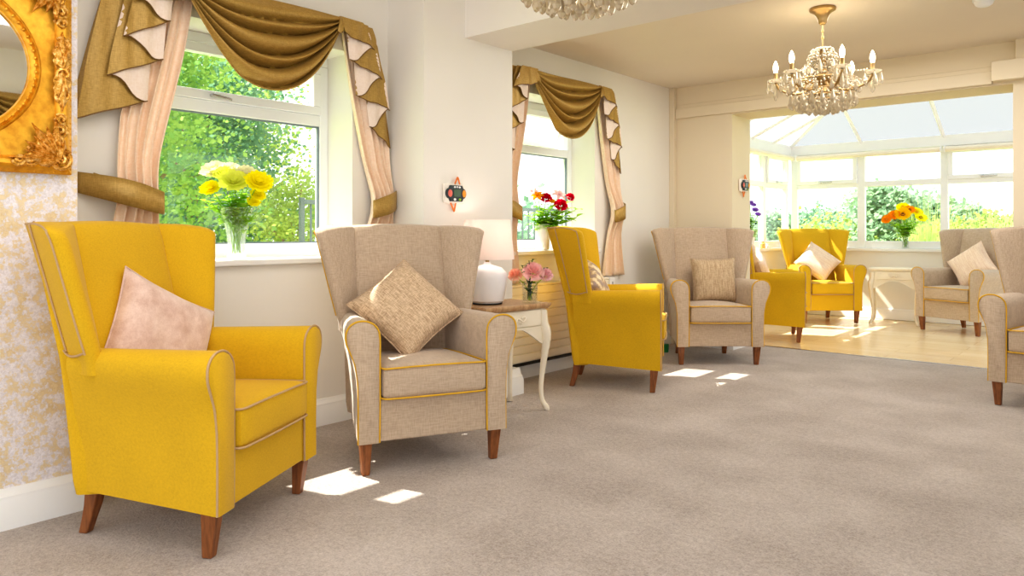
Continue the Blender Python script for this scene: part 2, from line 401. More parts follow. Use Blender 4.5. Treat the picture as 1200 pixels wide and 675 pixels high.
def skirting(name, pts, mat=M['white'], h=.145):
    """profiled skirting along a polyline; room side is to the right of travel"""
    prof = [(0, 0), (.024, 0), (.024, .095), (.019, .105), (.019, .118), (.011, .13), (.006, h), (0, h)]
    rings = []; P = [Vector((p[0], p[1], 0)) for p in pts]
    for i, p in enumerate(P):
        d0 = (P[i] - P[i - 1]).normalized() if i else None
        d1 = (P[i + 1] - P[i]).normalized() if i < len(P) - 1 else None
        n0 = Vector((d0.y, -d0.x, 0)) if d0 else None; n1 = Vector((d1.y, -d1.x, 0)) if d1 else None
        if n0 and n1: nn = (n0 + n1).normalized(); nn = nn / max(.3, nn.dot(n0))
        else: nn = n0 or n1
        rings.append([p + nn * a + Vector((0, 0, z)) for a, z in prof])
    m = MB(); m.loft(rings); return struct(m.build(name, mat, smooth=30))
skirting('baseboard_chimney', [(-3.12, -2.2), (-3.12, 1.06), (XW, 1.06)])
skirting('baseboard_left', [(XW, 1.09), (XW, 2.855)])
skirting('baseboard_pier', [(XW + .02, 2.88), (-3.15, 2.88), (-3.15, 3.725), (XW + .02, 3.725)], h=.17)
m = MB(); m.box(XW, -3.15, 3.655, 3.725, 0, .16); struct(m.build('trim_11', M['white'], smooth=0))
skirting('baseboard_left_2', [(XW, 3.69), (XW, 6.33)])
skirting('baseboard_end', [(-3.41, YE), (-2.86, YE), (-2.86, 6.765)])

# ------------------------------------------------------------------ left wall windows
def handle(parent, p, ax):
    m = MB(); p = Vector(p)
    m.tube([p, p + Vector((.025, 0, 0))], .009)
    m.tube([p + Vector((.025, -.01, 0)), p + Vector((.028, .03, -.004)), p + Vector((.026, .1, -.012))], [.009, .008, .006])
    return m.build('window_handle', M['chrome'], parent)
def window(name, y0, y1, tilt):
    w = struct(thing(name)); xa, xb = XW - .29, XW - .235; f = .055
    z0, z1 = WZ; zt = 1.745
    m = MB()
    for a, b, c, d in ((y0, y1, z0, z0 + .075), (y0, y1, z1 - f, z1), (y0, y0 + f, z0 + .075, z1 - f), (y1 - f, y1, z0 + .075, z1 - f), (y0 + f, y1 - f, zt - .055, zt + .01)):
        m.box(xa, xb, a, b, c, d)
    m.build('window_frame', M['upvc'], w, smooth=0, bevel=.006, merge=False)
    m = MB()
    ya, yb, za, zb = y0 + f, y1 - f, z0 + .075, zt - .055
    for a, b, c, d in ((ya, yb, za, za + .008), (ya, yb, zb - .008, zb), (ya, ya + .008, za, zb), (yb - .008, yb, za, zb)): m.box(xb - .03, xb - .012, a, b, c, d)
    m.build('gasket', M['gasket'], w, smooth=0, merge=False)
    m = MB(); m.box(xb - .028, xb - .022, ya, yb, za, zb); m.build('window_pane', M['pane'], w, smooth=0)
    # top hung sash
    s = MB(); za, zb = zt + .01, z1 - f; sf = .05; H_ = zb - za
    def T(x, z): # rotate out round the top edge
        dz = z - zb; return (xb - .01 + x) * 1.0 + dz * math.sin(tilt), zb + dz * math.cos(tilt)
    def sbox(mb, xo0, xo1, a, b, c, d):
        vs = []
        for z in (c, d):
            for x, y in ((xo0, a), (xo1, a), (xo1, b), (xo0, b)):
                X, Z = T(x, z); vs.append((X, y, Z))
        mb.add(vs, [(0, 3, 2, 1), (4, 5, 6, 7), (0, 1, 5, 4), (1, 2, 6, 5), (2, 3, 7, 6), (3, 0, 4, 7)])
    for a, b, c, d in ((ya, yb, za, za + sf), (ya, yb, zb - sf, zb), (ya, ya + sf, za + sf, zb - sf), (yb - sf, yb, za + sf, zb - sf)): sbox(s, -.03, .02, a, b, c, d)
    so = s.build('window_sash', M['upvc'], w, smooth=0, bevel=.005, merge=False)
    g = MB(); sbox(g, -.006, 0, ya + sf, yb - sf, za + sf, zb - sf); g.build('sash_pane', M['pane'], so, smooth=0)
    X, Z = T(.02, za + sf * .5); handle(so, (X, (ya + yb) / 2 - .13, Z), 1)
    return w
window('window_1', *W1, 0.0)
window('window_2', *W2, math.radians(24))
for i, w in ((1, W1), (2, W2)):
    m = MB(); m.box(XW - .235, XW - .002, w[0] + .002, w[1] - .002, WZ[0] - .033, WZ[0] - .001); m.box(XW + .001, XW + .035, w[0] - .05, w[1] + .05, WZ[0] - .033, WZ[0] - .001)
    struct(m.build('trim_%d' % (5 + i), M['white'], smooth=30, bevel=.008, merge=False))   # window board
# plain casements in the right hand wall
for i, (a, b) in enumerate(((1.5, 2.9), (3.9, 5.3))):
    w = struct(thing('window_%d' % (5 + i))); m = MB(); x0, x1 = XR + .2, XR + .26
    for f in ((a, b, .9, .97), (a, b, 2.03, 2.1), (a, a + .06, .97, 2.03), (b - .06, b, .97, 2.03), (a + .06, b - .06, 1.7, 1.77)): m.box(x0, x1, *f)
    m.build('window_frame', M['upvc'], w, smooth=0, bevel=.006, merge=False)
    for z0, z1 in ((.97, 1.7), (1.77, 2.03)): g = MB(); g.box(x0 + .028, x0 + .034, a + .06, b - .06, z0, z1); g.build('window_pane', M['pane'], w, smooth=0)
# ------------------------------------------------------------------ conservatory shell
CY, CX = 9.85, -3.6
m = MB(); m.box(-3.8, 2.2, CY, CY + .22, 0, .83); m.box(-3.8, CX, 6.78, CY, 0, .83)
struct(m.build('wall_conservatory', M['wall'], smooth=0, merge=False))
skirting('baseboard_conservatory', [(CX, 6.8), (CX, CY), (2.2, CY)], h=.13)
m = MB(); m.box(CX - .15, 2.2, CY - .05, CY + .15, .83, .865); m.box(CX - .15, CX + .05, 6.78, CY - .05, .83, .865)
struct(m.build('trim_8', M['white'], smooth=0, bevel=.006, merge=False))
def xz_pane(parent, m, x0, x1, z0, z1): pass
ZE = 2.07                      # underside of eaves
def glazed(name, frames, panes, sashes, horiz):
    """horiz: function (u, z, t) -> point; u runs along the wall, t is out of the room"""
    w = struct(thing(name)); m = MB()
    def B(mb, u0, u1, z0, z1, t0, t1):
        c = [horiz(u, z, t) for z in (z0, z1) for u, t in ((u0, t0), (u1, t0), (u1, t1), (u0, t1))]
        mb.add(c, [(0, 3, 2, 1), (4, 5, 6, 7), (0, 1, 5, 4), (1, 2, 6, 5), (2, 3, 7, 6), (3, 0, 4, 7)])
    for i_, f in enumerate(frames): B(m, *f, .02 + (.004 if f[1] - f[0] > .3 else 0), .09 - (.004 if f[1] - f[0] > .3 else 0))
    m.build('window_frame', M['upvc'], w, smooth=0, bevel=.006, merge=False)
    for (u0, u1, z0, z1) in panes:
        g = MB(); B(g, u0, u1, z0, z1, .052, .058); g.build('window_pane', M['pane'], w, smooth=0)
    for (u0, u1, z0, z1, hs) in sashes:
        s = MB(); q = .05
        for f in ((u0, u1, z0, z0 + q), (u0, u1, z1 - q, z1), (u0, u0 + q, z0 + q, z1 - q), (u1 - q, u1, z0 + q, z1 - q)): B(s, *f, -.005, .03)
        so = s.build('window_sash', M['upvc'], w, smooth=0, bevel=.005, merge=False)
        h = MB(); c = (u0 + u1) / 2
        B(h, c - .08, c + .08, z0 + .018, z0 + .032, -.03, -.018); B(h, c - .08, c - .05, z0 + .012, z0 + .038, -.02, -.004)
        h.build('window_handle', M['chrome'], so, smooth=0, bevel=.003, merge=False)
    return w
back = lambda u, z, t: (u, CY + t, z)
left = lambda u, z, t: (CX - t, u, z)
zs, zt0, zt1 = .865, 1.63, 1.70
mul = [(-3.6, -3.52), (-2.77, -2.68), (-1.85, -1.77), (-.95, -.87), (0, .08), (.95, 1.03), (2.1, 2.2)]
fr = [(a, b, zs, ZE) for a, b in mul] + [(-3.52, 2.1, zs, zs + .09), (-3.52, 2.1, zt0, zt1), (-3.52, 2.1, ZE - .05, ZE)]
pn = []; sh = []
for (a, b), (c, d) in zip(mul, mul[1:]):
    pn += [(b, c, zs + .09, zt0), (b, c, zt1, ZE - .05)]
for i in (0, 2, 4): sh.append((mul[i][1], mul[i + 1][0], zt1 - .02, ZE - .03, 1))
glazed('window_3', fr, pn, sh, back)
mul = [(9.77, 9.85), (9.0, 9.08), (8.2, 8.28), (7.4, 7.48), (6.78, 6.84)]
fr = [(a, b, zs, ZE) for a, b in mul] + [(6.84, 9.77, zs, zs + .09), (6.84, 9.77, zt0, zt1), (6.84, 9.77, ZE - .05, ZE)]
pn = []; sh = []
for (a, b), (c, d) in zip(mul, mul[1:]): pn += [(d, a, zs + .09, zt0), (d, a, zt1, ZE - .05)]
sh = [(9.08, 9.77, zt1 - .02, ZE - .03, 1), (7.48, 8.2, zt1 - .02, ZE - .03, 1)]
glazed('window_4', fr, pn, sh, left)
# eaves beam + roof
m = MB(); m.box(CX - .2, 2.2, CY - .02, CY + .2, ZE, 2.2); m.box(CX - .2, CX + .02, 6.78, CY - .02, ZE, 2.2)
struct(m.build('trim_9', M['white'], smooth=0, bevel=.006, merge=False))
pt = math.tan(math.radians(26)); RY = 8.3; rise = (CY - RY) * pt; RX = CX + (CY - RY)
Zr = 2.2 + rise
m = MB()
m.add([(CX, CY, 2.2), (2.2, CY, 2.2), (2.2, RY, Zr), (RX, RY, Zr), (CX, 6.78, 2.2), (2.2, 6.78, 2.2)],
      [(0, 1, 2, 3), (4, 0, 3), (5, 4, 3, 2)])
struct(m.build('roof_conservatory', M['poly'], smooth=0))
m = MB()
def bar(p, q, r=.022): 
    d = Vector((0, 0, -.018)); m.tube([Vector(p) + d, Vector(q) + d], r, 4)
for x in (-2.72, -1.81, -.91, 0, 1): bar((x, CY, 2.2), (x, RY, Zr))
bar((CX, CY, 2.2), (RX, RY, Zr), .025); bar((CX, 6.78, 2.2), (RX, RY, Zr), .025); bar((RX, RY, Zr), (2.2, RY, Zr), .04)
for y in (9.2, 8.55, 7.9, 7.35):
    k = min(1, (CY - y) / (CY - RY)) if y > RY else (y - 6.78) / (RY - 6.78)
    bar((CX, y, 2.2), (lerp(CX, RX, k), y, lerp(2.2, Zr, k)))
struct(m.build('trim_10', M['white'], smooth=0, merge=False))
# roller blinds tucked under the eaves
def blind(p0, p1, label):
    o = thing('roller_blind', label, 'roller blind', group='rolled up conservatory blinds')
    d = Vector(p1) - Vector(p0); u = d.normalized(); nrm = Vector((-u.y, u.x, 0))
    m = MB(); m.tube([Vector(p0), Vector(p1)], .032, 12); m.build('roll', M['cream'], o)
    for e in (Vector(p0), Vector(p1)): m = MB(); m.tube([e - u * .006, e + u * .006], .04, 12); m.build('bracket', M['white'], o)
blind((-3.5, CY - .055, 2.03), (-1.83, CY - .055, 2.03), 'cream roller blind rolled up under the eaves above the orange flowers')
blind((-1.79, CY - .055, 2.03), (-.4, CY - .055, 2.03), 'cream roller blind rolled up under the eaves above the beige conservatory armchair')
blind((CX + .055, 9.78, 2.03), (CX + .055, 7.0, 2.03), 'cream roller blind rolled up along the left side of the conservatory')
# ------------------------------------------------------------------ wing chairs
def arm_section(k, sg):
    """cross section (y, z) of an arm, k=0 at the front panel, 1 at the back"""
    fr = [(.252, .15), (.345, .15), (.344, .30), (.347, .42), (.360, .50), (.380, .55), (.396, .592), (.397, .632), (.381, .663), (.350, .680), (.312, .681), (.279, .667), (.257, .640), (.250, .60), (.25, .50), (.25, .30)]
    bk = [(.17, .17), (.262, .17), (.266, .30), (.276, .42), (.290, .50), (.305, .56), (.316, .60), (.316, .632), (.305, .655), (.29, .667), (.265, .666), (.24, .655), (.224, .632), (.218, .60), (.214, .50), (.2, .30)]
    return [(lerp(a[0], b[0], k) * sg, lerp(a[1], b[1], k)) for a, b in zip(fr, bk)]
AX0, AX1 = .325, -.27
def arm_mesh(sg):
    rings = []
    for x, k, ins in ((AX0, 0, .012), (AX0 - .006, 0, .004), (AX0 - .016, 0, 0), (.2, .2, 0), (.05, .46, 0), (-.1, .72, 0), (-.22, .92, 0), (AX1, 1, 0)):
        s = arm_section(k, sg); cy = sum(p[0] for p in s) / len(s); cz = .42
        # a little fullness in the middle of the arm
        r = []
        for y, z in s:
            yy = y + (cy - y) * ins * 8; zz = z if z < .2 else z - ins * .5
            r.append((x, yy, zz))
        rings.append(r)
    m = MB(); m.loft(rings); return m
def xin(z):  return interp([(.3, -.165), (.45, -.185), (.75, -.235), (1.1, -.315)], z)
def xout(z): return interp([(.15, -.275), (.6, -.325), (.9, -.40), (1.1, -.455)], z)
def make_chair(body, pipe, name, pname):
    c = thing(name)
    # seat base: front rail and under-frame
    m = MB(); n = 6; rings = []
    for x, w in ((.312, .252), (.30, .253), (0, .23), (-.2, .2), (-.262, .19)):
        rings.append([(x, -w, .152), (x, w, .152), (x, w, .335), (x, -w, .335)])
    m.loft(rings); m.build('seat_base', body, c, smooth=35, bevel=.006)
    # arms
    for sg in (1, -1):
        a = arm_mesh(sg).build('arm', body, c, smooth=60)
        s = arm_section(0, sg)
        p = MB(); path = [(AX0 - .004, y, z) for y, z in s[1:] + s[:1] if True]
        order = [s[0]] + s[::-1][:0]
        path = [(AX0 - .006, y, z) for y, z in (s[1:] + [s[0]])]
        path = path[:-1]                                   # outer foot, round the scroll, inner foot
        path.append((AX0 - .006, s[0][0], s[0][1] + .0))
        p.tube(smooth_path(path, 4), .0042, 6); p.build('piping', pipe, a)
    # seat cushion
    def cf(x, y, z): 
        k = (x + .25) / .5
        return (.082 + x, y * lerp(.84, 1, k), .402 + z + (.012 if z > 0 else 0) * (x + .25) * 2)
    m = MB(); m.rbox(.262, .243, .066, .026, cf, 10, (.006, 0, .022))
    cu = m.build('seat_cushion', body, c, smooth=60)
    p = MB()
    for zz in (.058, -.060):
        rr = .03; pts = []
        for cx, cy, a0 in ((.262 - rr, .243 - rr, 0), (-.262 + rr, .243 - rr, 90), (-.262 + rr, -.243 + rr, 180), (.262 - rr, -.243 + rr, 270)):
            for q in range(0, 91, 30):
                a = math.radians(a0 + q); pts.append((cx + rr * math.cos(a), cy + rr * math.sin(a), zz))
        # follow the crowned front
        dense = []
        for a, b in zip(pts, pts[1:] + pts[:1]):
            for t in range(4): dense.append([lerp(a[i], b[i], t / 4) for i in range(3)])
        out = []
        for x, y, z in dense:
            kx, ky = abs(x) / .262, abs(y) / .243
            x += .006 * max(0, 1 - ky ** 2) * (1 if x > .2 else 0)
            z += (.005 if zz > 0 else -.0) * max(0, 1 - min(kx, ky) ** 2)
            out.append(cf(x, y, z))
        p.tube(out, .0042, 6, closed=True)
    p.build('piping', pipe, cu)
    # backrest: padded inner back and outside back
    def bf(x, y, z):                       # x in -1..1 front/back, z height
        f = xin(z); b = xout(z)
        t = (x + 1) / 2
        yy = y * lerp(lerp(1.2, 1.24, (z - .15) / .95), 1.0, t)
        return (lerp(b, f, t), yy, z)
    m = MB()
    def bmap(x, y, z): return bf(x / .06, y, .625 + z)
    m.rbox(.06, .242, .474, .022, bmap, 12, (.012, 0, .012))
    b = m.build('backrest', body, c, smooth=60)
    # wings
    for sg in (1, -1):
        rings = []; front = []; topo = []
        N = 14
        zs_ = [.585 + .505 * i / N for i in range(N + 1)]
        def ring(z, sh=0, up=0):
            t = max(0, min(1, (z - .62) / .47))
            fx, fy = -.135 - .062 * t, .325 + .112 * t ** .9
            ix, iy = xin(z) + .004, .236
            ox, oy = xout(z) + .004, lerp(.262, .300, t)
            th = .030                        # half thickness at the front edge
            dirn = Vector((fx - (ix + ox) / 2, fy - (iy + oy) / 2)).normalized(); nr = Vector((-dirn.y, dirn.x))
            if nr.x < 0: nr = -nr            # nr points to the inner / front face
            f0 = Vector((fx, fy)) - dirn * th
            pts = [Vector((ix - .03, iy - .01)), Vector((ix, iy))]
            mid = (Vector((ix, iy)) + f0 + nr * th) / 2 + nr * .004
            pts += [mid]
            for a in range(90, -91, -30):
                ar = math.radians(a); pts.append(f0 + nr * th * math.sin(ar) + dirn * th * math.cos(ar))
            om = (Vector((ox, oy)) + f0 - nr * th) / 2 - nr * .004
            pts += [om, Vector((ox, oy)), Vector((ox + .01, iy - .02))]
            cen = Vector((0, 0))
            for p_ in pts: cen += p_
            cen /= len(pts)
            pts = [cen + (p_ - cen) * (1 - sh) for p_ in pts]
            dz = lambda p_: -.030 * max(0, min(1, (p_.x - ox) / (fx - ox))) ** 4 * max(0, (t - .8) / .2) ** 2
            return [(p_.x, p_.y * sg, z + up + dz(p_)) for p_ in pts], (f0 - nr * th * .86 + dirn * th * .5), (Vector((ox, oy)))
        for z in zs_: 
            r, fe, oe = ring(z); rings.append(r); front.append((fe.x, fe.y * sg, z - .024 * max(0, (z - 1.0) / .09) ** 2))
        for sh, up in ((.05, .006), (.16, .011), (.45, .014), (.8, .015)): rings.append(ring(1.09, sh, up)[0])
        m = MB(); m.loft(rings); w = m.build('wing', body, c, smooth=60)
        z = 1.09; r, fe, oe = ring(z)
        p = MB()
        top = [(lerp(fe.x, oe.x, k), lerp(fe.y, oe.y, k) * sg, z + .006 - .026 * (1 - k) ** 4) for k in (0, .12, .25, .5, .75, 1)]
        p.tube([f_ for f_ in front if f_[2] > .652] + top, .0042, 6)
        # rear corner seam and the seam where the wing meets the arm
        sm = []
        for q in zs_[2:]:
            r_, f_, o_ = ring(q); sm.append((lerp(o_.x, f_.x, .27) , (lerp(o_.y, f_.y, .27) + .007) * sg, q))
        p.tube(sm + [(sm[-1][0], sm[-1][1] - .02 * sg, 1.103)], .0038, 6)
        q = .655; r, f1, o1 = ring(q)
        p.tube([(lerp(f1.x, o1.x, k), (lerp(f1.y, o1.y, k) + .012 * math.sin(k * PI)) * sg, q + .01 - .02 * math.sin(k * PI)) for k in [i / 8 for i in range(9)]], .0042, 6)
        p.build('piping', pipe, w)
    # legs
    for sg in (1, -1):
        m = MB(); m.frustum((.262, .302 * sg, 0), (.017, .017), (.275, .305 * sg, .155), (.027, .026)); m.build('leg', M['leg'], c, smooth=0, bevel=.004)
        m = MB()
        rg = []
        for x, y, z, h in ((-.290, .205, 0, .017), (-.276, .203, .05, .019), (-.262, .202, .1, .022), (-.250, .20, .175, .026)):
            rg.append([(x + a * h, (y + b_ * h) * sg, z) for a, b_ in ((-1, -1), (1, -1), (1, 1), (-1, 1))])
        m.loft(rg); m.build('leg', M['leg'], c, smooth=0, bevel=.004)
    return c
ychair = make_chair(M['yellow'], M['pipe_b'], 'wing_armchair', 'y')
bchair = make_chair(M['beige'], M['pipe_y'], 'wing_armchair', 'b')
used = set()
CH = {}
def place(key, proto, x, y, deg, label, group):
    o = proto if proto not in used else copy_tree(proto); used.add(proto)
    o.location = (x, y, .001); o.rotation_euler = (0, 0, math.radians(deg))
    tag(o, label, 'armchair', group); CH[key] = o
GY, GB = 'mustard wing armchairs', 'beige wing armchairs'
place('c1', ychair, -2.715, 1.323, 29.5, 'large mustard yellow wing armchair in front of the patterned wallpaper and gilt mirror', GY)
place('c2', bchair, -2.712, 2.423, -25.6, 'beige linen wing armchair with yellow piping beside the white table lamp', GB)
place('c3', ychair, -2.87, 4.473, 28, 'mustard wing armchair seen side-on below the red roses window', GY)
place('c4', bchair, -2.79, 5.785, -49, 'beige wing armchair at the far carpet edge with an upright square cushion', GB)
place('c5', ychair, -2.92, 7.37, 24.5, 'mustard wing armchair seen side-on, half hidden behind a beige armchair', GY)
place('c6', ychair, -2.98, 9.15, -49, 'mustard wing armchair facing us in the corner of the sunny conservatory', GY)
place('c7', bchair, -1.48, 9.16, -114, 'beige wing armchair on the conservatory laminate beside the small cream table', GB)
place('c8', bchair, -.38, 5.66, -94, 'beige wing armchair cut off by the right edge of the view', GB)

# ------------------------------------------------------------------ throw cushions
def cushion(key, loc, yaw, recl, roll, size, mat, label, group=None, thick=.075):
    """square cushion; local: x = thickness, diamond roll about x, then recline, then yaw of its chair"""
    m = MB(); h = size / 2
    def P(u, v, sg):
        a, b = 2 * u - 1, 2 * v - 1
        pin = 1 - .075 * (1 - a * a) * abs(b) ** 3 ; pin2 = 1 - .075 * (1 - b * b) * abs(a) ** 3
        t = thick * (max(0, (1 - a ** 4) * (1 - b ** 4))) ** .55
        wr = .004 * math.sin(a * 9 + b * 3) * (1 - a * a) * (1 - b * b)
        return (sg * (t + wr), a * h * pin2, b * h * pin)
    m.grid(18, 18, lambda u, v: P(u, v, 1)); m.grid(18, 18, lambda u, v: P(1 - u, v, -1))
    root = thing('throw_cushion', label, 'cushion', group=group)
    c = CH[key]
    mw = Matrix.Translation(c.location) @ Matrix.Rotation(c.rotation_euler.z, 4, 'Z')
    ml = Matrix.Translation(loc) @ Matrix.Rotation(math.radians(yaw), 4, 'Z') @ Matrix.Rotation(math.radians(-recl), 4, 'Y') @ Matrix.Rotation(math.radians(roll), 4, 'X')
    root.matrix_world = mw @ ml
    root.location, root.rotation_euler = (mw @ ml).to_translation(), (mw @ ml).to_euler()
    m.build('cushion_cover', mat, root, smooth=70)
    p = MB(); pts = []
    for a0, b0, a1, b1 in ((-1, -1, 1, -1), (1, -1, 1, 1), (1, 1, -1, 1), (-1, 1, -1, -1)):
        for q in range(10):
            a, b = lerp(a0, a1, q / 10), lerp(b0, b1, q / 10); x = P((a + 1) / 2, (b + 1) / 2, 1); pts.append(x)
    p.tube(pts, .0035, 5, closed=True); p.build('seam', mat, root)
    return root
DG = 'cushions set as diamonds'
cushion('c1', (-.165, .02, .638), -10, 12, -28, .455, M['velvet'], 'blush pink velvet cushion leaning in the nearest mustard armchair')
cushion('c2', (-.05, -.03, .69), 0, 36, 38, .415, M['ribbed'], 'ribbed taupe cushion standing on its corner in the beige chair beside the lamp')
cushion('c3', (-.14, .0, .655), 0, 22, 33, .34, M['brocade'], 'patterned brocade cushion peeping out of the side-on mustard chair under the roses')
cushion('c4', (-.08, .06, .655), 0, 14, 1, .385, M['ribbed2'], 'striped fawn cushion standing square in the beige chair at the carpet edge')
cushion('c5', (-.08, 0, .70), 0, 20, 30, .40, M['blush'], 'pale cushion tip showing over the arm of the half hidden mustard chair')
cushion('c6', (-.05, -.02, .70), 0, 32, 47, .41, M['blush'], 'pale blush cushion standing on its corner in the mustard corner chair')
cushion('c7', (-.11, .0, .70), 0, 20, 38, .41, M['blush'], 'pale blush cushion tilted in the beige conservatory chair')

# ------------------------------------------------------------------ French side tables
def make_table(top_mat):
    t = thing('side_table'); w, d = .265, .175
    # serpentine top
    def outline(s):
        pts = []
        N = 48
        for i in range(N):
            a = 2 * PI * i / N
            c, n_ = math.cos(a), math.sin(a)
            k = 1 / max(abs(c), abs(n_)); x, y = c * k, n_ * k
            bx = 1 + .035 * math.cos(y * PI * 1.5) if abs(x) > .98 else 1
            by = 1 + .035 * math.cos(x * PI * 1.5) if abs(y) > .98 else 1
            pts.append((x * d * s * bx, y * w * s * by))
        return pts
    m = MB(); m.loft([[(x, y, z) for x, y in outline(s)] for z, s in ((.612, .93), (.618, .97), (.626, .985), (.632, 1.0), (.640, 1.0), (.645, .985))])
    m.build('table_top', top_mat, t, smooth=35)
    # box with apron
    m = MB(); bx, by = .148, .232
    m.box(-bx, bx - .006, -by, by, .50, .613)
    def apron(p0, p1, out):
        p0, p1 = Vector(p0), Vector(p1); N = 20; vs = []; fs = []
        for i in range(N + 1):
            k = i / N; p = p0.lerp(p1, k); q = abs(2 * k - 1)
            zb = .455 + .03 * math.cos((2 * k - 1) * PI) * 1.0 - .035 * q ** 3 + .02 * (1 - q)
            for o, z in ((0, .505), (0, zb), (.016, zb), (.016, .505)): vs.append(p - Vector(out) * o + Vector((0, 0, z)))
        for i in range(N):
            for j in range(4): fs.append((i * 4 + j, i * 4 + (j + 1) % 4, i * 4 + 4 + (j + 1) % 4, i * 4 + 4 + j))
        m.add(vs, fs)
    apron((bx, -by, 0), (bx, by, 0), (1, 0, 0)); apron((-bx, by, 0), (-bx, -by, 0), (-1, 0, 0)); apron((bx, by, 0), (-bx, by, 0), (0, 1, 0)); apron((-bx, -by, 0), (bx, -by, 0), (0, -1, 0))
    m.box(bx - .006, bx + .004, -by, by, .497, .507); m.box(bx - .006, bx + .002, -by, -by + .03, .507, .613); m.box(bx - .006, bx + .002, by - .03, by, .507, .613)
    m.build('table_frame', M['cream'], t, smooth=30, merge=False)
    dm = MB(); dm.rbox(.008, by - .036, .047, .004, lambda x, y, z: (bx + x, y, .561 + z), 4); dr = dm.build('drawer', M['cream'], t, smooth=40)
    h = MB()
    for sg in (1, -1):
        h.tube(smooth_path([(bx + .014, .004 * sg, .566), (bx + .022, .03 * sg, .548), (bx + .022, .05 * sg, .556), (bx + .018, .052 * sg, .572), (bx + .014, .036 * sg, .572), (bx + .014, .03 * sg, .564)], 5), .0045, 6)
        h.tube(smooth_path([(bx + .012, 0, .552), (bx + .02, .02 * sg, .538), (bx + .012, .03 * sg, .545)], 5), .004, 6)
    h.lathe([(.001, 0), (.009, .003), (.009, .01), (.001, .013)], 10, (bx + .016, 0, .556))
    h.build('drawer_handle', M['cream'], dr)
    # cabriole legs
    for sx in (1, -1):
        for sy in (1, -1):
            m = MB(); kx, ky = sx * .146, sy * .230
            prof = [(-.006, .60, .026), (.0, .52, .028), (.012, .475, .031), (.014, .42, .027), (.004, .33, .021), (-.010, .22, .0165), (-.016, .13, .0145), (-.008, .06, .0145), (.012, .022, .017), (.018, .006, .017), (.017, 0, .015)]
            path = smooth_path([(o, z, r) for o, z, r in prof], 4)
            dx, dy = .75 * sx, .75 * sy
            m.tube([(kx + q[0] * dx, ky + q[0] * dy, q[1]) for q in path], [q[2] for q in path], 10)
            m.build('leg', M['cream'], t, smooth=50)
    return t
t1 = make_table(M['oak'])
def put_table(o, x, y, deg, label):
    o.location = (x, y, .001); o.rotation_euler = (0, 0, math.radians(deg)); tag(o, label, 'side table', 'cream French side tables')
put_table(t1, -2.91, 3.262, -5, 'cream French side table with oak top under the white lamp')
t2 = make_table(M['cream'])
put_table(t2, -2.245, 9.47, -80, 'all-cream French side table between the two conservatory armchairs')

# ------------------------------------------------------------------ table lamp
TT = .646
p = at(571, 352, 4.33)
lamp = thing('table_lamp', 'white ceramic table lamp with a drum shade on the oak topped table', 'lamp', (p.x, p.y, TT + .001))
m = MB(); m.lathe([(.06, 0), (.085, .002), (.086, .012), (.098, .02), (.111, .09), (.117, .15), (.112, .185), (.085, .212), (.04, .226), (.022, .232), (.02, .245), (.001, .245)], 32); m.build('lamp_base', M['ceramic'], lamp)
m = MB(); m.lathe([(.0805, 0), (.088, .001), (.088, .009), (.0805, .01)], 32); m.build('foot_ring', M['black'], lamp)
m = MB(); m.lathe([(.012, .24), (.012, .31), (.018, .315), (.018, .36), (.001, .362)], 12); m.build('lamp_holder', M['brass'], lamp)
m = MB(); rings = []
for r, z in ((.160, .262), (.134, .492), (.131, .492), (.157, .262)): rings.append([(r * math.cos(2 * PI * k / 40), r * math.sin(2 * PI * k / 40), z) for k in range(40)])
m.loft(rings + [rings[0]], True, False); m.tube([(0, 0, .36), (0, 0, .47)], .003, 6)
for a in range(3): m.tube([(0, 0, .47), (.132 * math.cos(a * 2.1), .132 * math.sin(a * 2.1), .485)], .002, 5)
m.build('lamp_shade', M['shade'], lamp)

# ------------------------------------------------------------------ radiator under the second window
rad = thing('radiator', 'long cream ribbed radiator under the second window behind the mustard chair', 'radiator', (XW + .003, 4.45, .13))
m = MB(); x1 = .088; y0, y1 = -.70, .73
m.box(.02, x1 - .012, y0, y1, 0, .545)
N = 9
for i in range(N):
    z = .01 + i * .06; m.box(x1 - .016, x1, y0 + .004, y1 - .03, z, z + .053)
m.build('front_panel', M['rad'], rad, smooth=0, bevel=.004, merge=False)
m = MB(); m.box(.018, x1 + .012, y1 - .03, y1 + .05, -.005, .56); e = m.build('end_cap', M['white'], rad, smooth=0, bevel=.006)
m = MB(); m.box(x1 + .011, x1 + .014, y1 + .006, y1 + .012, .48, .525); m.build('slot', M['black'], e, smooth=0)
m = MB(); m.box(.018, x1, y0, y1 - .03, .545, .56); m.build('top_grille', M['rad'], rad, smooth=0, bevel=.004)
m = MB(); m.box(0, .022, y0 + .1, y0 + .14, -.02, .5); m.box(0, .022, y1 - .14, y1 - .1, -.02, .5); m.build('wall_bracket', M['white'], rad, smooth=0, merge=False)
m = MB(); m.box(.02, x1 - .006, y0, y1, -.02, -.002); m.build('bottom_gap_shade', M['black'], rad, smooth=0)  # black slab stands in for the shaded gap below the radiator

gp = at(778, 407, 6.6)
m = MB(); m.lathe([(.001, 0), (.028, 0), (.032, .05), (.032, .07), (.001, .07)], 14); g = m.build('plug_cover', M['green'], loc=(-3.25, 5.86, .001)); tag(g, 'small green plastic cap on the carpet behind the beige carpet-edge chair', 'cap')

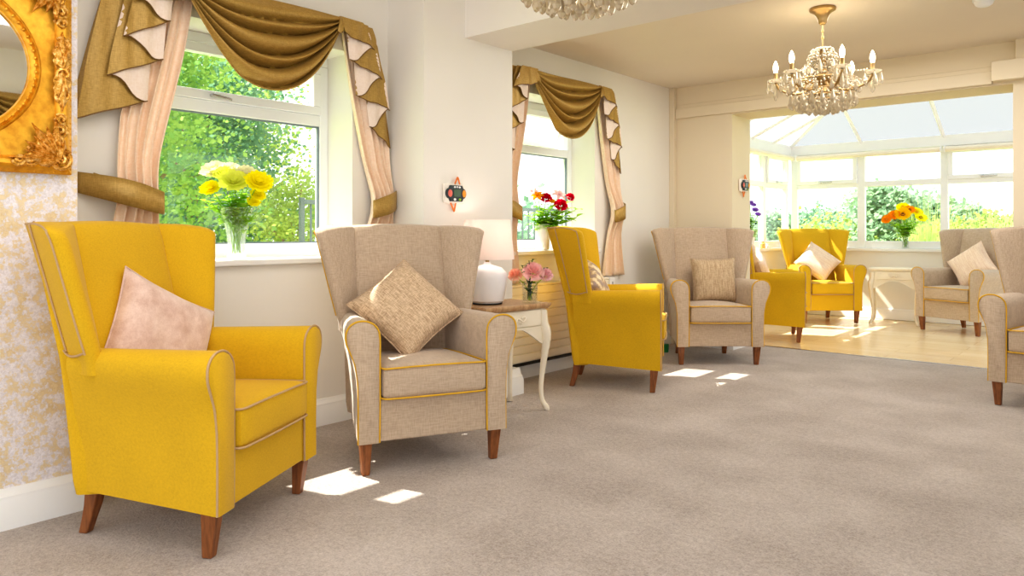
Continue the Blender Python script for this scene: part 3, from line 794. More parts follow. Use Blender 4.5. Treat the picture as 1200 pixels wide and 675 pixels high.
# ------------------------------------------------------------------ call handsets
def handset(loc, rz, label):
    o = thing('call_handset', label, 'call handset', loc, rz, group='nurse call handsets')
    m = MB(); m.rbox(.012, .085, .060, .010, lambda x, y, z: (x + .012, y, z), 5); m.build('mounting_plate', M['handset'], o)
    b = MB()
    pts = []
    for k in range(40):
        a = 2 * PI * k / 40
        y = .082 * math.cos(a); z = (.030 if abs(math.cos(a)) > .62 else .048) * (1 if math.sin(a) > 0 else -1) * min(1, abs(math.sin(a)) * 1.6 + .02)
        pts.append((y, z))
    b.loft([[(.024, y, z) for y, z in pts], [(.036, y, z) for y, z in pts], [(.04, y * .94, z * .92) for y, z in pts]])
    k = b.build('keypad', M['keys'], o, smooth=40)
    s = MB(); s.rbox(.003, .028, .022, .002, lambda x, y, z: (.0415 + x, y, z + .002), 3); s.build('screen', M['lcd'], k)
    for y, z, r, mt in ((-.058, 0, (.017, .022), 'btn_r'), (.058, 0, (.015, .022), 'btn_o'), (-.02, -.036, (.009, .008), 'white'), (.022, -.036, (.009, .008), 'btn_g'), (-.02, .037, (.007, .006), 'white'), (0, .038, (.006, .006), 'white'), (.02, .037, (.007, .006), 'white')):
        s = MB(); n_ = 14
        s.loft([[(x, y + r[0] * q * math.cos(2 * PI * i / n_), z + r[1] * q * math.sin(2 * PI * i / n_)) for i in range(n_)] for x, q in ((.038, 1), (.043, 1), (.046, .7))]); s.build('button', M[mt], k)
    l = MB()
    l.tube(smooth_path([(.02, .0, .055), (.016, .02, .085), (.014, .03, .098), (.014, .038, .085), (.02, .042, .055)], 5), .005, 6)
    l.tube(smooth_path([(.02, -.035, -.055), (.016, -.012, -.088), (.014, 0, -.105), (.014, .006, -.085), (.02, .008, -.055)], 5), .005, 6)
    l.build('lanyard', M['lany'], o); return o
handset((-3.149, 3.11, 1.297), 0, 'white call handset with red and amber buttons on the pier above the lamp')
handset((-2.858, 6.60, 1.50), 0, 'white call handset on the inner edge of the conservatory opening')

# ------------------------------------------------------------------ smoke detector
m = MB(); sd = thing('smoke_detector', 'round white smoke detector on the ceiling at the top right', 'smoke detector', (-.73, 5.1, CZ))
m.lathe([(.001, -.045), (.03, -.045), (.045, -.035), (.052, -.018), (.052, -.012), (.001, -.012)], 24); m.build('sensor_head', M['white'], sd)
m = MB(); m.lathe([(.001, -.012), (.06, -.012), (.06, 0), (.001, 0)], 24); m.build('base_plate', M['white'], sd)
# ------------------------------------------------------------------ gilt mirror
MYC, MZC, MW, MH = .556, 1.665, .475, .38
mir = thing('gilt_mirror', 'ornate gilt framed oval mirror hanging on the patterned wallpaper', 'mirror', (-3.118, MYC, MZC))
EA, EB = .335, .275
def ell(a, b, k, n=72): t = 2 * PI * k / n; return (a * math.cos(t), b * math.sin(t))
m = MB(); n_ = 72
# spandrel board with an oval hole
inner = [ell(EA, EB, k) for k in range(n_)]; outer = []
for k in range(n_):
    c, s_ = math.cos(2 * PI * k / n_), math.sin(2 * PI * k / n_); q = 1 / max(abs(c) / (MW - .03), abs(s_) / (MH - .03)); outer.append((c * q, s_ * q))
m.loft([[(x, y, z) for y, z in o_] for x, o_ in ((.012, inner), (.03, inner), (.03, outer), (.012, outer))] , True, False)
m.build('spandrel', M['gilt'], mir, smooth=40)
m = MB(); m.loft([[(.014, *ell(EA + .004, EB + .004, k)) for k in range(n_)], [(.016, *ell(EA + .004, EB + .004, k)) for k in range(n_)]]); m.build('mirror_glass', M['mirror'], mir, smooth=0)
m = MB()
prof = [(-.002, .018), (.006, .036), (.016, .042), (.024, .036), (.028, .042), (.034, .040), (.038, .03)]
m.loft([[(x, *ell(EA + o_, EB + o_, k)) for k in range(n_)] for o_, x in prof], True, False)
for k in range(72):
    y, z = ell(EA + .016, EB + .016, k + .5); m.lathe([(.0005, -.007), (.006, -.003), (.006, .003), (.0005, .007)], 6, (.044, y, z))
m.build('oval_moulding', M['gilt'], mir, smooth=50)
m = MB()
def rect(w, h, x): return [(x, -w, -h), (x, w, -h), (x, w, h), (x, -w, h)]
m.loft([rect(MW - .06, MH - .06, .028), rect(MW - .055, MH - .055, .04), rect(MW - .045, MH - .045, .05), rect(MW - .03, MH - .03, .054), rect(MW - .016, MH - .016, .046), rect(MW - .006, MH - .006, .03), rect(MW, MH, .024), rect(MW, MH, 0)], True, False)
for sg in (1, -1):
    for i in range(44): m.lathe([(.0005, -.006), (.007, 0), (.0005, .006)], 6, (.03, -MW + .02 + i * .0212, sg * (MH - .008)))
    for i in range(34): m.lathe([(.0005, -.006), (.007, 0), (.0005, .006)], 6, (.03, sg * (MW - .008), -MH + .02 + i * .0218))
m.build('outer_frame', M['gilt'], mir, smooth=30)
def scroll(m, c, r, a0, turns, sgn, x=.056, th=.008):
    pts = []; N = 22
    for i in range(N):
        k = i / (N - 1); a = a0 + sgn * turns * 2 * PI * k; rr = r * (1 - .8 * k)
        pts.append((x + .012 * k, c[0] + rr * math.cos(a), c[1] + rr * math.sin(a)))
    m.tube(pts, [th * (1 - .35 * i / N) for i in range(N)], 6)
def acanthus(m, c, ang, ln, wd, x=.054):
    N = 9; L = []; Rr = []; mid = []
    for i in range(N):
        k = i / (N - 1); w = wd * math.sin(PI * min(1, k * .9 + .1)) ** .7 * (1 + .22 * math.cos(k * 6 * PI)) * (1 - k * .5)
        px, py = c[0] + math.cos(ang) * ln * k, c[1] + math.sin(ang) * ln * k
        nx, ny = -math.sin(ang), math.cos(ang); h = .018 * math.sin(PI * k)
        L.append((x + h * .3, px + nx * w, py + ny * w)); mid.append((x + .008 + h, px, py)); Rr.append((x + h * .3, px - nx * w, py - ny * w))
    m.loft([L, mid, Rr], False, False)
for sy in (1, -1):
    for sz in (1, -1):
        m = MB(); cy, cz = sy * (MW - .05), sz * (MH - .05); RR = random.Random(3)
        for (dy, dz, r) in ((0, 0, .042), (-.05, .012, .034), (-.012, .062, .034), (-.095, .0, .026), (0, .11, .028), (-.045, .055, .03), (-.13, -.006, .02), (.004, .15, .02)):
            scroll(m, (cy + sy * dy, cz - sz * dz), r, RR.uniform(0, 6), 1.6, RR.choice((-1, 1)))
        for a, ln in ((180, .17), (165, .12), (150, .13), (135, .12), (110, .13), (95, .16), (200, .07), (80, .08), (125, .16)):
            ar = math.radians(a); acanthus(m, (cy, cz), math.atan2(-sz * math.sin(ar), sy * math.cos(ar)), ln, .022)
        for i in range(14): m.lathe([(.001, -.008), (.008, 0), (.001, .008)], 7, (.062, cy - sy * RR.uniform(-.03, .14), cz - sz * RR.uniform(-.03, .05)))
        for i in range(10): m.lathe([(.001, -.007), (.007, 0), (.001, .007)], 7, (.062, cy - sy * RR.uniform(-.02, .04), cz - sz * RR.uniform(0, .15)))
        m.build('corner_ornament', M['gilt_dk'], mir, smooth=50)
for sy in (1, -1):
    m = MB(); RR = random.Random(5); cy = sy * (MW - .042)
    for dz in (-.09, -.05, -.01, .03, .07, .1):
        scroll(m, (cy + RR.uniform(-.008, .008), dz), .026, RR.uniform(0, 6), 1.5, RR.choice((-1, 1)))
    for a, z, ln in ((90, .02, .13), (-90, -.02, .13), (100, .0, .11), (-100, 0, .11), (80, 0, .10), (-80, 0, .1)): acanthus(m, (cy, z), math.radians(a), ln, .028)
    for i in range(22): m.lathe([(.001, -.008), (.009, 0), (.001, .008)], 7, (.06, cy + RR.uniform(-.022, .022), RR.uniform(-.09, .09)))
    m.build('side_ornament', M['gilt_dk'], mir, smooth=50)
for sz in (1, -1):
    m = MB(); RR = random.Random(6); cz = sz * (MH - .045)
    for dy in (-.09, -.045, 0, .045, .09): scroll(m, (dy, cz), .026, RR.uniform(0, 6), 1.5, RR.choice((-1, 1)))
    for a, y, ln in ((0, .02, .12), (180, -.02, .12), (10, 0, .1), (170, 0, .1)): acanthus(m, (y, cz), math.radians(a), ln, .026)
    m.build('top_ornament' if sz > 0 else 'bottom_ornament', M['gilt_dk'], mir, smooth=50)
# ------------------------------------------------------------------ curtains and swags
def sway(y, z, s=1): return math.sin(y * 31 + z * 3.1) * .5 + math.sin(y * 17 - z * 5 + 1) * .5
def valance(yc, xw, rz, label):
    """swag with two cascade tails; local +x is into the room, y along the wall, z world height"""
    o = thing('swag_valance', label, 'valance', (xw, yc, 0), rz, group='gold swag valances')
    ZT = 2.245; HW = .43
    # fascia board wrapped in cloth, behind the swag
    m = MB(); m.box(.0, .09, -.67, .67, ZT - .03, ZT - .004); m.build('pelmet_board', M['gold_fab'], o, smooth=0, bevel=.004)
    # swag
    m = MB(); NU, NV = 72, 90
    def sw(u, v):
        s = 2 * u - 1; par = 1 - abs(s) ** 2.1
        y = s * HW * (1 - .06 * v * (1 - par)) * (1 + .0 * v)
        y = s * (HW + .035 * (1 - v))
        dep = .455 * v ** .92
        gather = .055 * v * (1 - par)                      # bunched towards the pins
        z = ZT - .0 - dep * par - gather
        bl = .018 * math.sin(s * 2.3 + v * 5) * par
        ph = v * 5.1 * 2 * PI + 1.4 * s + .7 * math.sin(s * 3.0 + 1)
        fold = (abs(math.sin(ph * .5)) ** .8 - .5)
        amp = (.075 * par ** .7 + .014) * min(1, v * 5) * (1 - .55 * max(0, (v - .9) / .1))
        x = .105 + .05 * v * par + fold * amp + bl + .012 * (1 - par)
        z += math.cos(ph * .5) * .010 * par * min(1, v * 5)
        return (x, y, z)
    m.grid(NU, NV, sw); sg_ = m.build('swag', M['gold_fab'], o, smooth=75)
    md = sg_.modifiers.new('t', 'SOLIDIFY'); md.thickness = .003
    e = MB(); e.tube([sw(i / 72, 1) for i in range(73)], .004, 6); e.build('swag_edge', M['gold_fab'], sg_)
    # gathered knots at the pins
    for s in (-1, 1):
        k = MB()
        for q in range(5):
            a = -.6 + q * .3
            k.tube(smooth_path([(.10, s * (HW + .02) + .012 * a, ZT + .002), (.135, s * (HW + .005) + .02 * a, ZT - .03), (.14, s * (HW - .01 - .02 * q * .3) + .03 * a, ZT - .09)], 4), [.012] * 8 + [.006], 6)
        k.build('gather', M['gold_fab'], o)
    # tails: list of hem corners from the pin outwards (|y|, z)
    hems = {1: [(.435, 2.158), (.655, 2.104), (.49, 2.024), (.73, 1.952), (.55, 1.838), (.805, 1.784), (.665, 1.675), (.83, 1.565)],
            -1: [(.425, 2.14), (.66, 2.08), (.50, 2.022), (.70, 1.915), (.525, 1.847), (.755, 1.742), (.58, 1.655), (.87, 1.545)]}
    for s in (-1, 1):
        hem = hems[s]
        tl = MB(); ln = MB(); N = 10
        for i in range(len(hem) - 1):
            (ya, za), (yb, zb) = hem[i], hem[i + 1]; x0 = .148 - i * .0125; x1 = .148 - (i + 1) * .0125
            def P(u, v, ya=ya, za=za, yb=yb, zb=zb, x0=x0, x1=x1, i=i):
                k = u; kk = k * k * (3 - 2 * k)
                y = lerp(ya, yb, k); hz = lerp(za, zb, kk) + (.012 if i % 2 else -.012) * math.sin(2 * PI * k)
                top = ZT - .004
                # the top edge is narrower: the tail fans out downwards
                yt = lerp(.41, .69, (y - .425) / .40)
                z = lerp(top, hz, v); yy = lerp(yt, y, v ** .8)
                x = lerp(x0, x1, k) + .006 * math.sin(k * PI) * v + .006 * math.sin(yy * 75) * min(1, v * 2)
                return (x, yy * s, z)
            (tl if i % 2 == 0 else ln).grid(N, 14, P)
        # return to the wall
        def Q(u, v):
            y0, z0 = hem[-1]; x0 = .148 - 7 * .0125
            yt = lerp(.69, y0, v ** .8); return (lerp(x0, .004, u), (yt + .004 * u) * s, lerp(ZT - .004, z0 + .03 * u, v))
        tl.grid(4, 14, Q)
        t = tl.build('tail', M['gold_fab'], o, smooth=60); ln.build('tail_lining', M['lining'], t, smooth=60)
        ed = MB()
        for i in range(0, len(hem) - 1, 1):
            (ya, za), (yb, zb) = hem[i], hem[i + 1]; x0 = .150 - i * .0125; x1 = .150 - (i + 1) * .0125; pts = []
            for q in range(11):
                k = q / 10; kk = k * k * (3 - 2 * k)
                pts.append((lerp(x0, x1, k) + .006 * math.sin(k * PI) + .006 * math.sin(lerp(ya, yb, k) * 75), lerp(ya, yb, k) * s, lerp(za, zb, kk) + (.012 if i % 2 else -.012) * math.sin(2 * PI * k)))
            ed.tube(pts, .0028, 5)
        ed.build('tail_edge', M['trimcord'], t)
    return o
def curtain(yc, xw, s, rz, label, tlabel, zb=.70, tb_off=0):
    """s=-1 the curtain on the low y side, +1 the other; tied back towards the outside"""
    o = thing('curtain', label, 'curtain', (xw, yc, 0), rz, group='blush tied back curtains')
    inn = [(0, .40), (.2, .45), (.42, .53), (.58, .59), (.66, .60), (.72, .575), (1, .50)]
    out = [(0, .60), (.2, .67), (.42, .735), (.58, .755), (.66, .755), (.72, .765), (1, .85)]
    ZT = 2.21; NF = 5
    m = MB()
    def P(u, v):
        a, b = interp(inn, v), interp(out, v)
        # smooth the profile a little
        a = (interp(inn, max(0, v - .05)) + a + interp(inn, min(1, v + .05))) / 3
        y = lerp(a, b, u); w = b - a
        amp = .017 * min(1, (w / .3)) ** .5 * (.75 + .25 * math.sin(v * 4)) + .004
        x = .034 + amp * math.sin(u * NF * 2 * PI + .6 * math.sin(v * 5)) + .008 * math.sin(u * 19 + v * 3)
        y += .012 * math.cos(u * NF * 2 * PI) * w / .3
        g = math.exp(-((v - .645) / .10) ** 2)
        x += .034 * g + (.014 * g + .010 * max(0, v - .7) / .3) * math.sin(u * NF * 2 * PI + .6 * math.sin(v * 5)) + .03 * g * math.sin(PI * u)
        return (x, y * s, lerp(ZT, zb, v))
    m.grid(84, 60, P)
    c = m.build('drape', M['pink_fab'], o, smooth=80); md = c.modifiers.new('t', 'SOLIDIFY'); md.thickness = .003
    t = thing('curtain_tieback', tlabel, 'tieback', (xw, yc, 0), rz, group='gold curtain tiebacks')
    b = MB(); N = 40; rg = []
    zc = lerp(ZT, zb, .645)
    def path(k): # hook on the wall, round the front of the curtain and back behind it
        if k < .62:
            q = k / .62; y = lerp(.832 if s > 0 else .90, .575, q); x = .012 + .125 * math.sin(min(1, q * 1.5) * PI / 2) - .02 * max(0, q - .7) / .3; z = zc + .045 - .085 * q
        else:
            q = (k - .62) / .38; y = .575 - .016 * math.sin(q * PI) + .26 * q; x = .117 - .113 * min(1, q * 1.5); z = zc - .04 + .085 * q
        return x, y, z
    for i in range(N + 1):
        x, y, z = path(i / N); h = .045 + .012 * math.sin(min(1, i / N * 1.4) * PI)
        rg.append([(x, y * s, z - h), (x, y * s, z), (x, y * s, z + h)])
    b.loft(rg, False, False); tb = b.build('tieback_band', M['gold_fab'], t, smooth=70)
    md = tb.modifiers.new('t', 'SOLIDIFY'); md.thickness = .006
    return o
YC1, YC2 = 2.02, 4.555
XV = XW + .002
valance(YC1, XV, 0, 'bronze gold swag and tails over the near window beside the gilt mirror')
valance(YC2, XV, 0, 'bronze gold swag and tails over the second window beyond the pier')
curtain(YC1 + .055, XV, -1, 0, 'blush satin curtain between the gilt mirror and the near window', 'gold tieback band nearest the gilt mirror')
curtain(YC1 + .085, XV, 1, 0, 'blush satin curtain hanging behind the beige chair, right of the near window', 'gold tieback band above the beige chair beside the lamp')
curtain(YC2 + .03, XV, -1, 0, 'blush satin curtain half hidden by the pier behind the lamp', 'gold tieback band half hidden by the pier behind the lamp')
curtain(YC2 + .08, XV, 1, 0, 'blush satin curtain hanging right of the second window above the mustard chair', 'gold tieback band right of the red roses')
# the pair of windows on the right hand wall, seen only in the mirror
valance(2.2, XR - .002, PI, 'bronze gold swag on the opposite wall, seen in the mirror')

# ------------------------------------------------------------------ chandeliers
def drop_mesh(ln, r):
    m = MB(); m.lathe([(.0008, 0), (r * .35, -.12 * ln), (r * .5, -.25 * ln), (r * .95, -.62 * ln), (r, -.74 * ln), (r * .6, -.92 * ln), (.0005, -ln)], 6); return m
def make_chandelier():
    c = thing('chandelier')
    m = MB(); m.lathe([(.001, 0), (.074, 0), (.077, -.008), (.075, -.016), (.062, -.022), (.048, -.032), (.036, -.052), (.028, -.075), (.024, -.092), (.017, -.10), (.001, -.10)], 28); m.build('ceiling_rose', M['brass'], c)
    m = MB(); m.tube([(0, 0, -.095), (0, 0, -.25)], .0055, 8); m.lathe([(.001, .014), (.010, .006), (.010, -.006), (.001, -.014)], 10, (0, 0, -.18)); m.lathe([(.001, .012), (.009, .004), (.009, -.004), (.001, -.012)], 10, (0, 0, -.14)); m.build('stem', M['brass'], c)
    m = MB(); m.lathe([(.001, -.24), (.012, -.245), (.045, -.252), (.048, -.258), (.02, -.266), (.014, -.30), (.022, -.33), (.018, -.36), (.034, -.395), (.05, -.42), (.042, -.45), (.024, -.48), (.03, -.50), (.04, -.515), (.02, -.54), (.008, -.56), (.001, -.565)], 20); m.build('column', M['brass'], c)
    me_drop = None
    def drops(parent, pts, ln, r, name='crystal_drop'):
        proto = None
        for p in pts:
            if proto is None: proto = drop_mesh(ln, r).build(name, M['crystal'], parent, smooth=0, loc=p)
            else:
                q = proto.copy(); COL.objects.link(q); q.location = p; q.parent = parent
    beads = MB(); RB = random.Random(11)
    def bead(p, r): beads.add([(p[0] + r, p[1], p[2]), (p[0] - r, p[1], p[2]), (p[0], p[1] + r, p[2]), (p[0], p[1] - r, p[2]), (p[0], p[1], p[2] + r), (p[0], p[1], p[2] - r)], [(0, 2, 4), (2, 1, 4), (1, 3, 4), (3, 0, 4), (2, 0, 5), (1, 2, 5), (3, 1, 5), (0, 3, 5)])
    RA = .276
    for k in range(6):
        a = math.radians(k * 60 + 10); ca, sa = math.cos(a), math.sin(a)
        q = lambda r, z: (r * ca, r * sa, z)
        m = MB(); m.tube(smooth_path([q(.03, -.44), q(.09, -.50), q(.17, -.51), q(.25, -.475), q(RA, -.432)], 6), [.008] * 24 + [.006], 8)
        m.tube(smooth_path([q(.05, -.46), q(.10, -.43), q(.15, -.44), q(.155, -.47), q(.13, -.475)], 5), .005, 6)
        arm = m.build('arm', M['brass'], c)
        b = MB(); b.lathe([(.001, -.432), (.02, -.43), (.044, -.42), (.048, -.412), (.044, -.414), (.02, -.424), (.001, -.426)], 14, q(RA, 0)); b.build('drip_pan', M['crystal'], arm)
        b = MB(); b.lathe([(.001, -.425), (.014, -.425), (.0145, -.415), (.0125, -.41), (.0125, -.368), (.001, -.368)], 14, q(RA, 0)); b.build('candle_tube', M['brass'], arm)
        b = MB(); b.lathe([(.009, -.368), (.012, -.358), (.0155, -.341), (.0145, -.323), (.009, -.306), (.004, -.295), (.001, -.291)], 14, q(RA, 0)); b.build('bulb', M['bulb'], arm)
        pts = []
        for j in range(5):
            t = 2 * PI * j / 5 + a; pts.append((RA * ca + .046 * math.cos(t), RA * sa + .046 * math.sin(t), -.425))
        drops(arm, pts, .075, .0135); drops(arm, [q(RA, -.445)], .10, .016)
        for j in range(5):
            t = 2 * PI * j / 5 + a
            for z in (-.416, -.421): bead((RA * ca + .046 * math.cos(t), RA * sa + .046 * math.sin(t), z), .006)
        # swags of beads from crown to arm end
        for j in range(13):
            u = j / 12; bead(q(lerp(.05, RA - .03, u), lerp(-.27, -.40, u) - .05 * math.sin(PI * u)), .0075)
        a2 = a + math.radians(60)
        for j in range(1, 12):
            u = j / 12; x = lerp(RA * ca, RA * math.cos(a2), u) * (1 - .14 * math.sin(PI * u)); y = lerp(RA * sa, RA * math.sin(a2), u) * (1 - .14 * math.sin(PI * u)); bead((x, y, -.43 - .055 * math.sin(PI * u)), .0075)
        # crown sprays
        for da in (-.3, 0, .3):
            for j in range(6):
                u = j / 5; bead(((.035 + .05 * math.sin(PI * u * .8)) * math.cos(a + da), (.035 + .05 * math.sin(PI * u * .8)) * math.sin(a + da), -.25 - .10 * u), .009 * (1.2 - .3 * u))
    def ring(n, r, z): return [(r * math.cos(2 * PI * i / n + z * 9), r * math.sin(2 * PI * i / n + z * 9), z) for i in range(n)]
    drops(c, ring(20, .185, -.525), .085, .0165); drops(c, ring(15, .135, -.555), .08, .016); drops(c, ring(10, .085, -.575), .075, .016); drops(c, ring(5, .04, -.59), .06, .014)
    drops(c, ring(14, .20, -.46), .07, .014); drops(c, ring(10, .065, -.262), .065, .012); drops(c, [(0, 0, -.605)], .05, .018); drops(c, ring(8, .10, -.33), .085, .016)
    for n_, r, z in ((26, .185, -.518), (20, .135, -.548), (14, .085, -.57), (22, .2, -.453), (14, .06, -.257)):
        for p in ring(n_, r, z): bead(p, .009)
    for i in range(150):
        t = RB.uniform(0, 2 * PI); u = RB.random(); r = lerp(.19, .05, u) * RB.uniform(.7, 1); bead((r * math.cos(t), r * math.sin(t), lerp(-.46, -.60, u) + RB.uniform(-.01, .02)), RB.uniform(.006, .01))
    for i in range(170):
        t = RB.uniform(0, 2 * PI); z = RB.uniform(-.44, -.255); r = RB.uniform(.03, .075 + .12 * max(0, -.30 - z)); bead((r * math.cos(t), r * math.sin(t), z), RB.uniform(.007, .013))
    m = MB()
    for r, z in ((.185, -.518), (.135, -.548), (.085, -.57), (.2, -.455)):
        m.tube([(r * math.cos(2 * PI * i / 36), r * math.sin(2 * PI * i / 36), z + .006) for i in range(36)], .003, 5, closed=True)
    for k in range(6):
        a = math.radians(k * 60 + 11); m.tube(smooth_path([(.03 * math.cos(a), .03 * math.sin(a), -.43), (.12 * math.cos(a), .12 * math.sin(a), -.46), (.19 * math.cos(a), .19 * math.sin(a), -.515)], 5), .0035, 5)
    m.build('basket_rings', M['brass'], c)
    b = beads.build('crystal_beads', M['crystal'], c, smooth=0, merge=False); b['kind'] = 'stuff'
    return c
ch = make_chandelier(); ch.location = (-1.51, 4.67, CZ - .001)
tag(ch, 'crystal and brass candle chandelier in the far bay, its whole frame visible', 'chandelier', 'crystal chandeliers')
c2 = copy_tree(ch); c2.location = (-1.42, 1.99, CZ - .001)
for q in c2.children:
    if q.name.startswith('ceiling_rose'): q.location = (0, 0, CN - CZ)
m = MB()
for i in range(9):
    z = -.09 + i * .025; m.tube([(.008 * math.cos(t * PI / 5) * (1 if i % 2 else 0), .008 * math.cos(t * PI / 5) * (0 if i % 2 else 1), z + .016 * math.sin(t * PI / 5)) for t in range(10)], .002, 5, closed=True)
m.build('chain', M['brass'], c2)
tag(c2, 'near crystal chandelier of which only the lowest drops show at the top edge', 'chandelier', 'crystal chandeliers')
# ------------------------------------------------------------------ flowers
def frame_to(d):
    d = Vector(d).normalized(); q = d.to_track_quat('Z', 'Y'); return q.to_matrix().to_4x4()
def daisy(r, layers, n, cup=.25, rnd=None):
    m = MB()
    for L in range(layers):
        k = L / max(1, layers - 1) if layers > 1 else 0
        rr = r * (1 - .62 * k); nn = max(7, int(n * (1 - .35 * k))); lift = cup + .75 * k
        for i in range(nn):
            a = 2 * PI * (i + .5 * L) / nn + (rnd.uniform(-.08, .08) if rnd else 0); w = rr * PI / nn * 1.15
            ca, sa = math.cos(a), math.sin(a); tp = rr * (rnd.uniform(.9, 1.05) if rnd else 1)
            row = []
            for t, ww in ((.12, .45), (.55, 1), (.88, .85), (1, .25)):
                x = tp * t * math.cos(lift * t); z = tp * t * math.sin(lift * t) + .002 * L
                row.append([(x * ca - w * ww * sa, x * sa + w * ww * ca, z + .1 * w), (x * ca, x * sa, z - .05 * w), (x * ca + w * ww * sa, x * sa - w * ww * ca, z + .1 * w)])
            m.loft(row, False, False)
    return m
def rose(r, rnd):
    m = MB()
    for L, (n_, rad, hh, op) in enumerate(((5, 1.0, .55, .95), (5, .82, .75, .6), (5, .62, .85, .35), (4, .42, .9, .18), (3, .22, .92, .05))):
        for i in range(n_):
            a = 2 * PI * i / n_ + L * .7 + rnd.uniform(-.12, .12); wid = 2 * PI / n_ * .75
            def P(u, v):
                t = a + (u - .5) * wid * 1.15; edge = 1 - (2 * u - 1) ** 4 * .35
                rr = r * rad * (.35 + .65 * v ** .6) * (.92 + .08 * edge); z = r * (hh * v * edge * 1.0 - op * .55 * v * v)
                return (rr * math.cos(t), rr * math.sin(t), z + r * .1)
            m.grid(6, 5, P)
    return m
def lily(r, rnd):
    m = MB()
    for i in range(6):
        a = 2 * PI * i / 6
        def P(u, v):
            w = .26 * math.sin(PI * (v * .9 + .08)); x = r * v; z = r * (.75 * v - .75 * v ** 2.4); y = (u - .5) * 2 * w * r
            return (x * math.cos(a) - y * math.sin(a), x * math.sin(a) + y * math.cos(a), z)
        m.grid(4, 7, P)
    for i in range(5):
        a = i * 1.25; m.tube([(0, 0, 0), (.25 * r * math.cos(a), .25 * r * math.sin(a), .6 * r)], r * .02, 4)
    return m
def leaf(m, p, d, ln, w, droop=.3):
    p = Vector(p); d = Vector(d).normalized(); side = d.cross(Vector((0, 0, 1)))
    if side.length < .1: side = Vector((1, 0, 0))
    side.normalize(); rows = []
    for t, ww in ((0, .08), (.25, .75), (.5, 1), (.78, .7), (1, .03)):
        c = p + d * ln * t + Vector((0, 0, -droop * ln * t * t)); rows.append([c + side * w * ww + Vector((0, 0, .15 * w * ww)), c, c - side * w * ww + Vector((0, 0, .15 * w * ww))])
    m.loft(rows, False, False)
FR = random.Random(21)
def flower(kind, name, cat, head, foot, face, r, mat, label, group=None, center=None, leaves=2, lm='fl_leaf', lsize=.05, stem_r=.0028):
    head, foot = Vector(head), Vector(foot)
    o = thing(name, label, cat, foot, group=group)
    h = head - foot; mid = h * .55; mid.x *= .6; mid.y *= .6
    path = smooth_path([(0, 0, 0), mid, h], 6)
    m = MB(); m.tube(path, stem_r, 6); m.build('stem', M[lm], o)
    g = {'daisy': lambda: daisy(r, 4, 20, .15, FR), 'gerbera': lambda: daisy(r, 2, 20, .12, FR), 'rose': lambda: rose(r, FR), 'lily': lambda: lily(r, FR), 'spray': lambda: daisy(r, 2, 8, .5, FR)}[kind]()
    mt = frame_to(face); mt.translation = h
    g.v = [tuple(mt @ Vector(v)) for v in g.v]
    b = g.build('bloom', M[mat], o, smooth=70, merge=False)
    if center:
        q = MB(); q.lathe([(.0005, .012), (r * .18, .011), (r * .27, .006), (r * .28, 0), (.0005, -.002)], 14); q.v = [tuple(mt @ Vector(v)) for v in q.v]; q.build('flower_centre', M[center], b)
    for i in range(leaves):
        k = FR.uniform(.5, .85); p = path[int(k * (len(path) - 1))]; a = FR.uniform(0, 2 * PI); q = MB()
        leaf(q, p, (math.cos(a), math.sin(a), .35), lsize * FR.uniform(.8, 1.3), lsize * .26); q.build('leaf', M[lm], o, smooth=70)
    return o
def sprig(foot, tip, n, ln, mat, label, group, w=.42):
    foot, tip = Vector(foot), Vector(tip); o = thing('foliage_sprig', label, 'foliage', foot, group=group)
    h = tip - foot; path = smooth_path([(0, 0, 0), (h.x * .3, h.y * .3, h.z * .6), h], 6); m = MB(); m.tube(path, .0022, 5); m.build('stem', M[mat], o)
    lv = MB()
    for i in range(n):
        k = lerp(.45, 1, i / max(1, n - 1)); p = path[min(len(path) - 1, int(k * (len(path) - 1)))]; a = i * 2.4 + FR.uniform(-.4, .4)
        leaf(lv, p, (math.cos(a), math.sin(a), FR.uniform(.1, .7)), ln * FR.uniform(.7, 1.2), ln * w)
    lv.build('leaves', M[mat], o, smooth=70); return o
TOCAM = lambda p: (Vector((0, 0, H)) - Vector(p)).normalized()
# vase 1, near window: flared cut glass vase
zs1 = WZ[0]
b1 = at(277, 302, 3.74); b1.z = zs1 + .001
v = thing('glass_vase', 'flared cut glass vase of yellow and white flowers on the near window sill', 'vase', b1)
m = MB(); pr_ = [(.001, 0), (.047, 0), (.049, .008), (.042, .03), (.042, .09), (.05, .15), (.066, .21), (.084, .262), (.080, .262), (.062, .21), (.046, .15), (.037, .09), (.036, .03), (.001, .022)]
rings = []
for r_, z in pr_: rings.append([(r_ * (1 + (.03 if k % 2 else -.02) * (1 if .02 < z < .25 else 0)) * math.cos(2 * PI * k / 36 + z * 2), r_ * (1 + (.03 if k % 2 else -.02) * (1 if .02 < z < .25 else 0)) * math.sin(2 * PI * k / 36 + z * 2), z) for k in range(36)])
m.loft(rings); m.build('vase_body', M['cutglass'], v, smooth=25)
up = Vector((0, 0, 1))
def head(x, y, d): return at(x, y, d)
def arrange(items, base, dz, spread, deep):
    for (kind, name, cat, x, y, dd, rpx, mat, lab, cen, grp) in items:
        hd = at(x, y, deep + dd); a = FR.uniform(0, 2 * PI)
        ft = Vector((base.x + spread * math.cos(a), base.y + spread * math.sin(a), base.z + dz))
        out = (hd - Vector((base.x, base.y, hd.z - .25)))
        face = (TOCAM(hd) * 1.0 + out.normalized() * .9 + up * .25)
        flower(kind, name, cat, hd, ft, face, rpx / F * (deep + dd) * 1.12, M_ if False else mat, lab, grp, cen)
D1 = 'flowers in the cut glass vase'
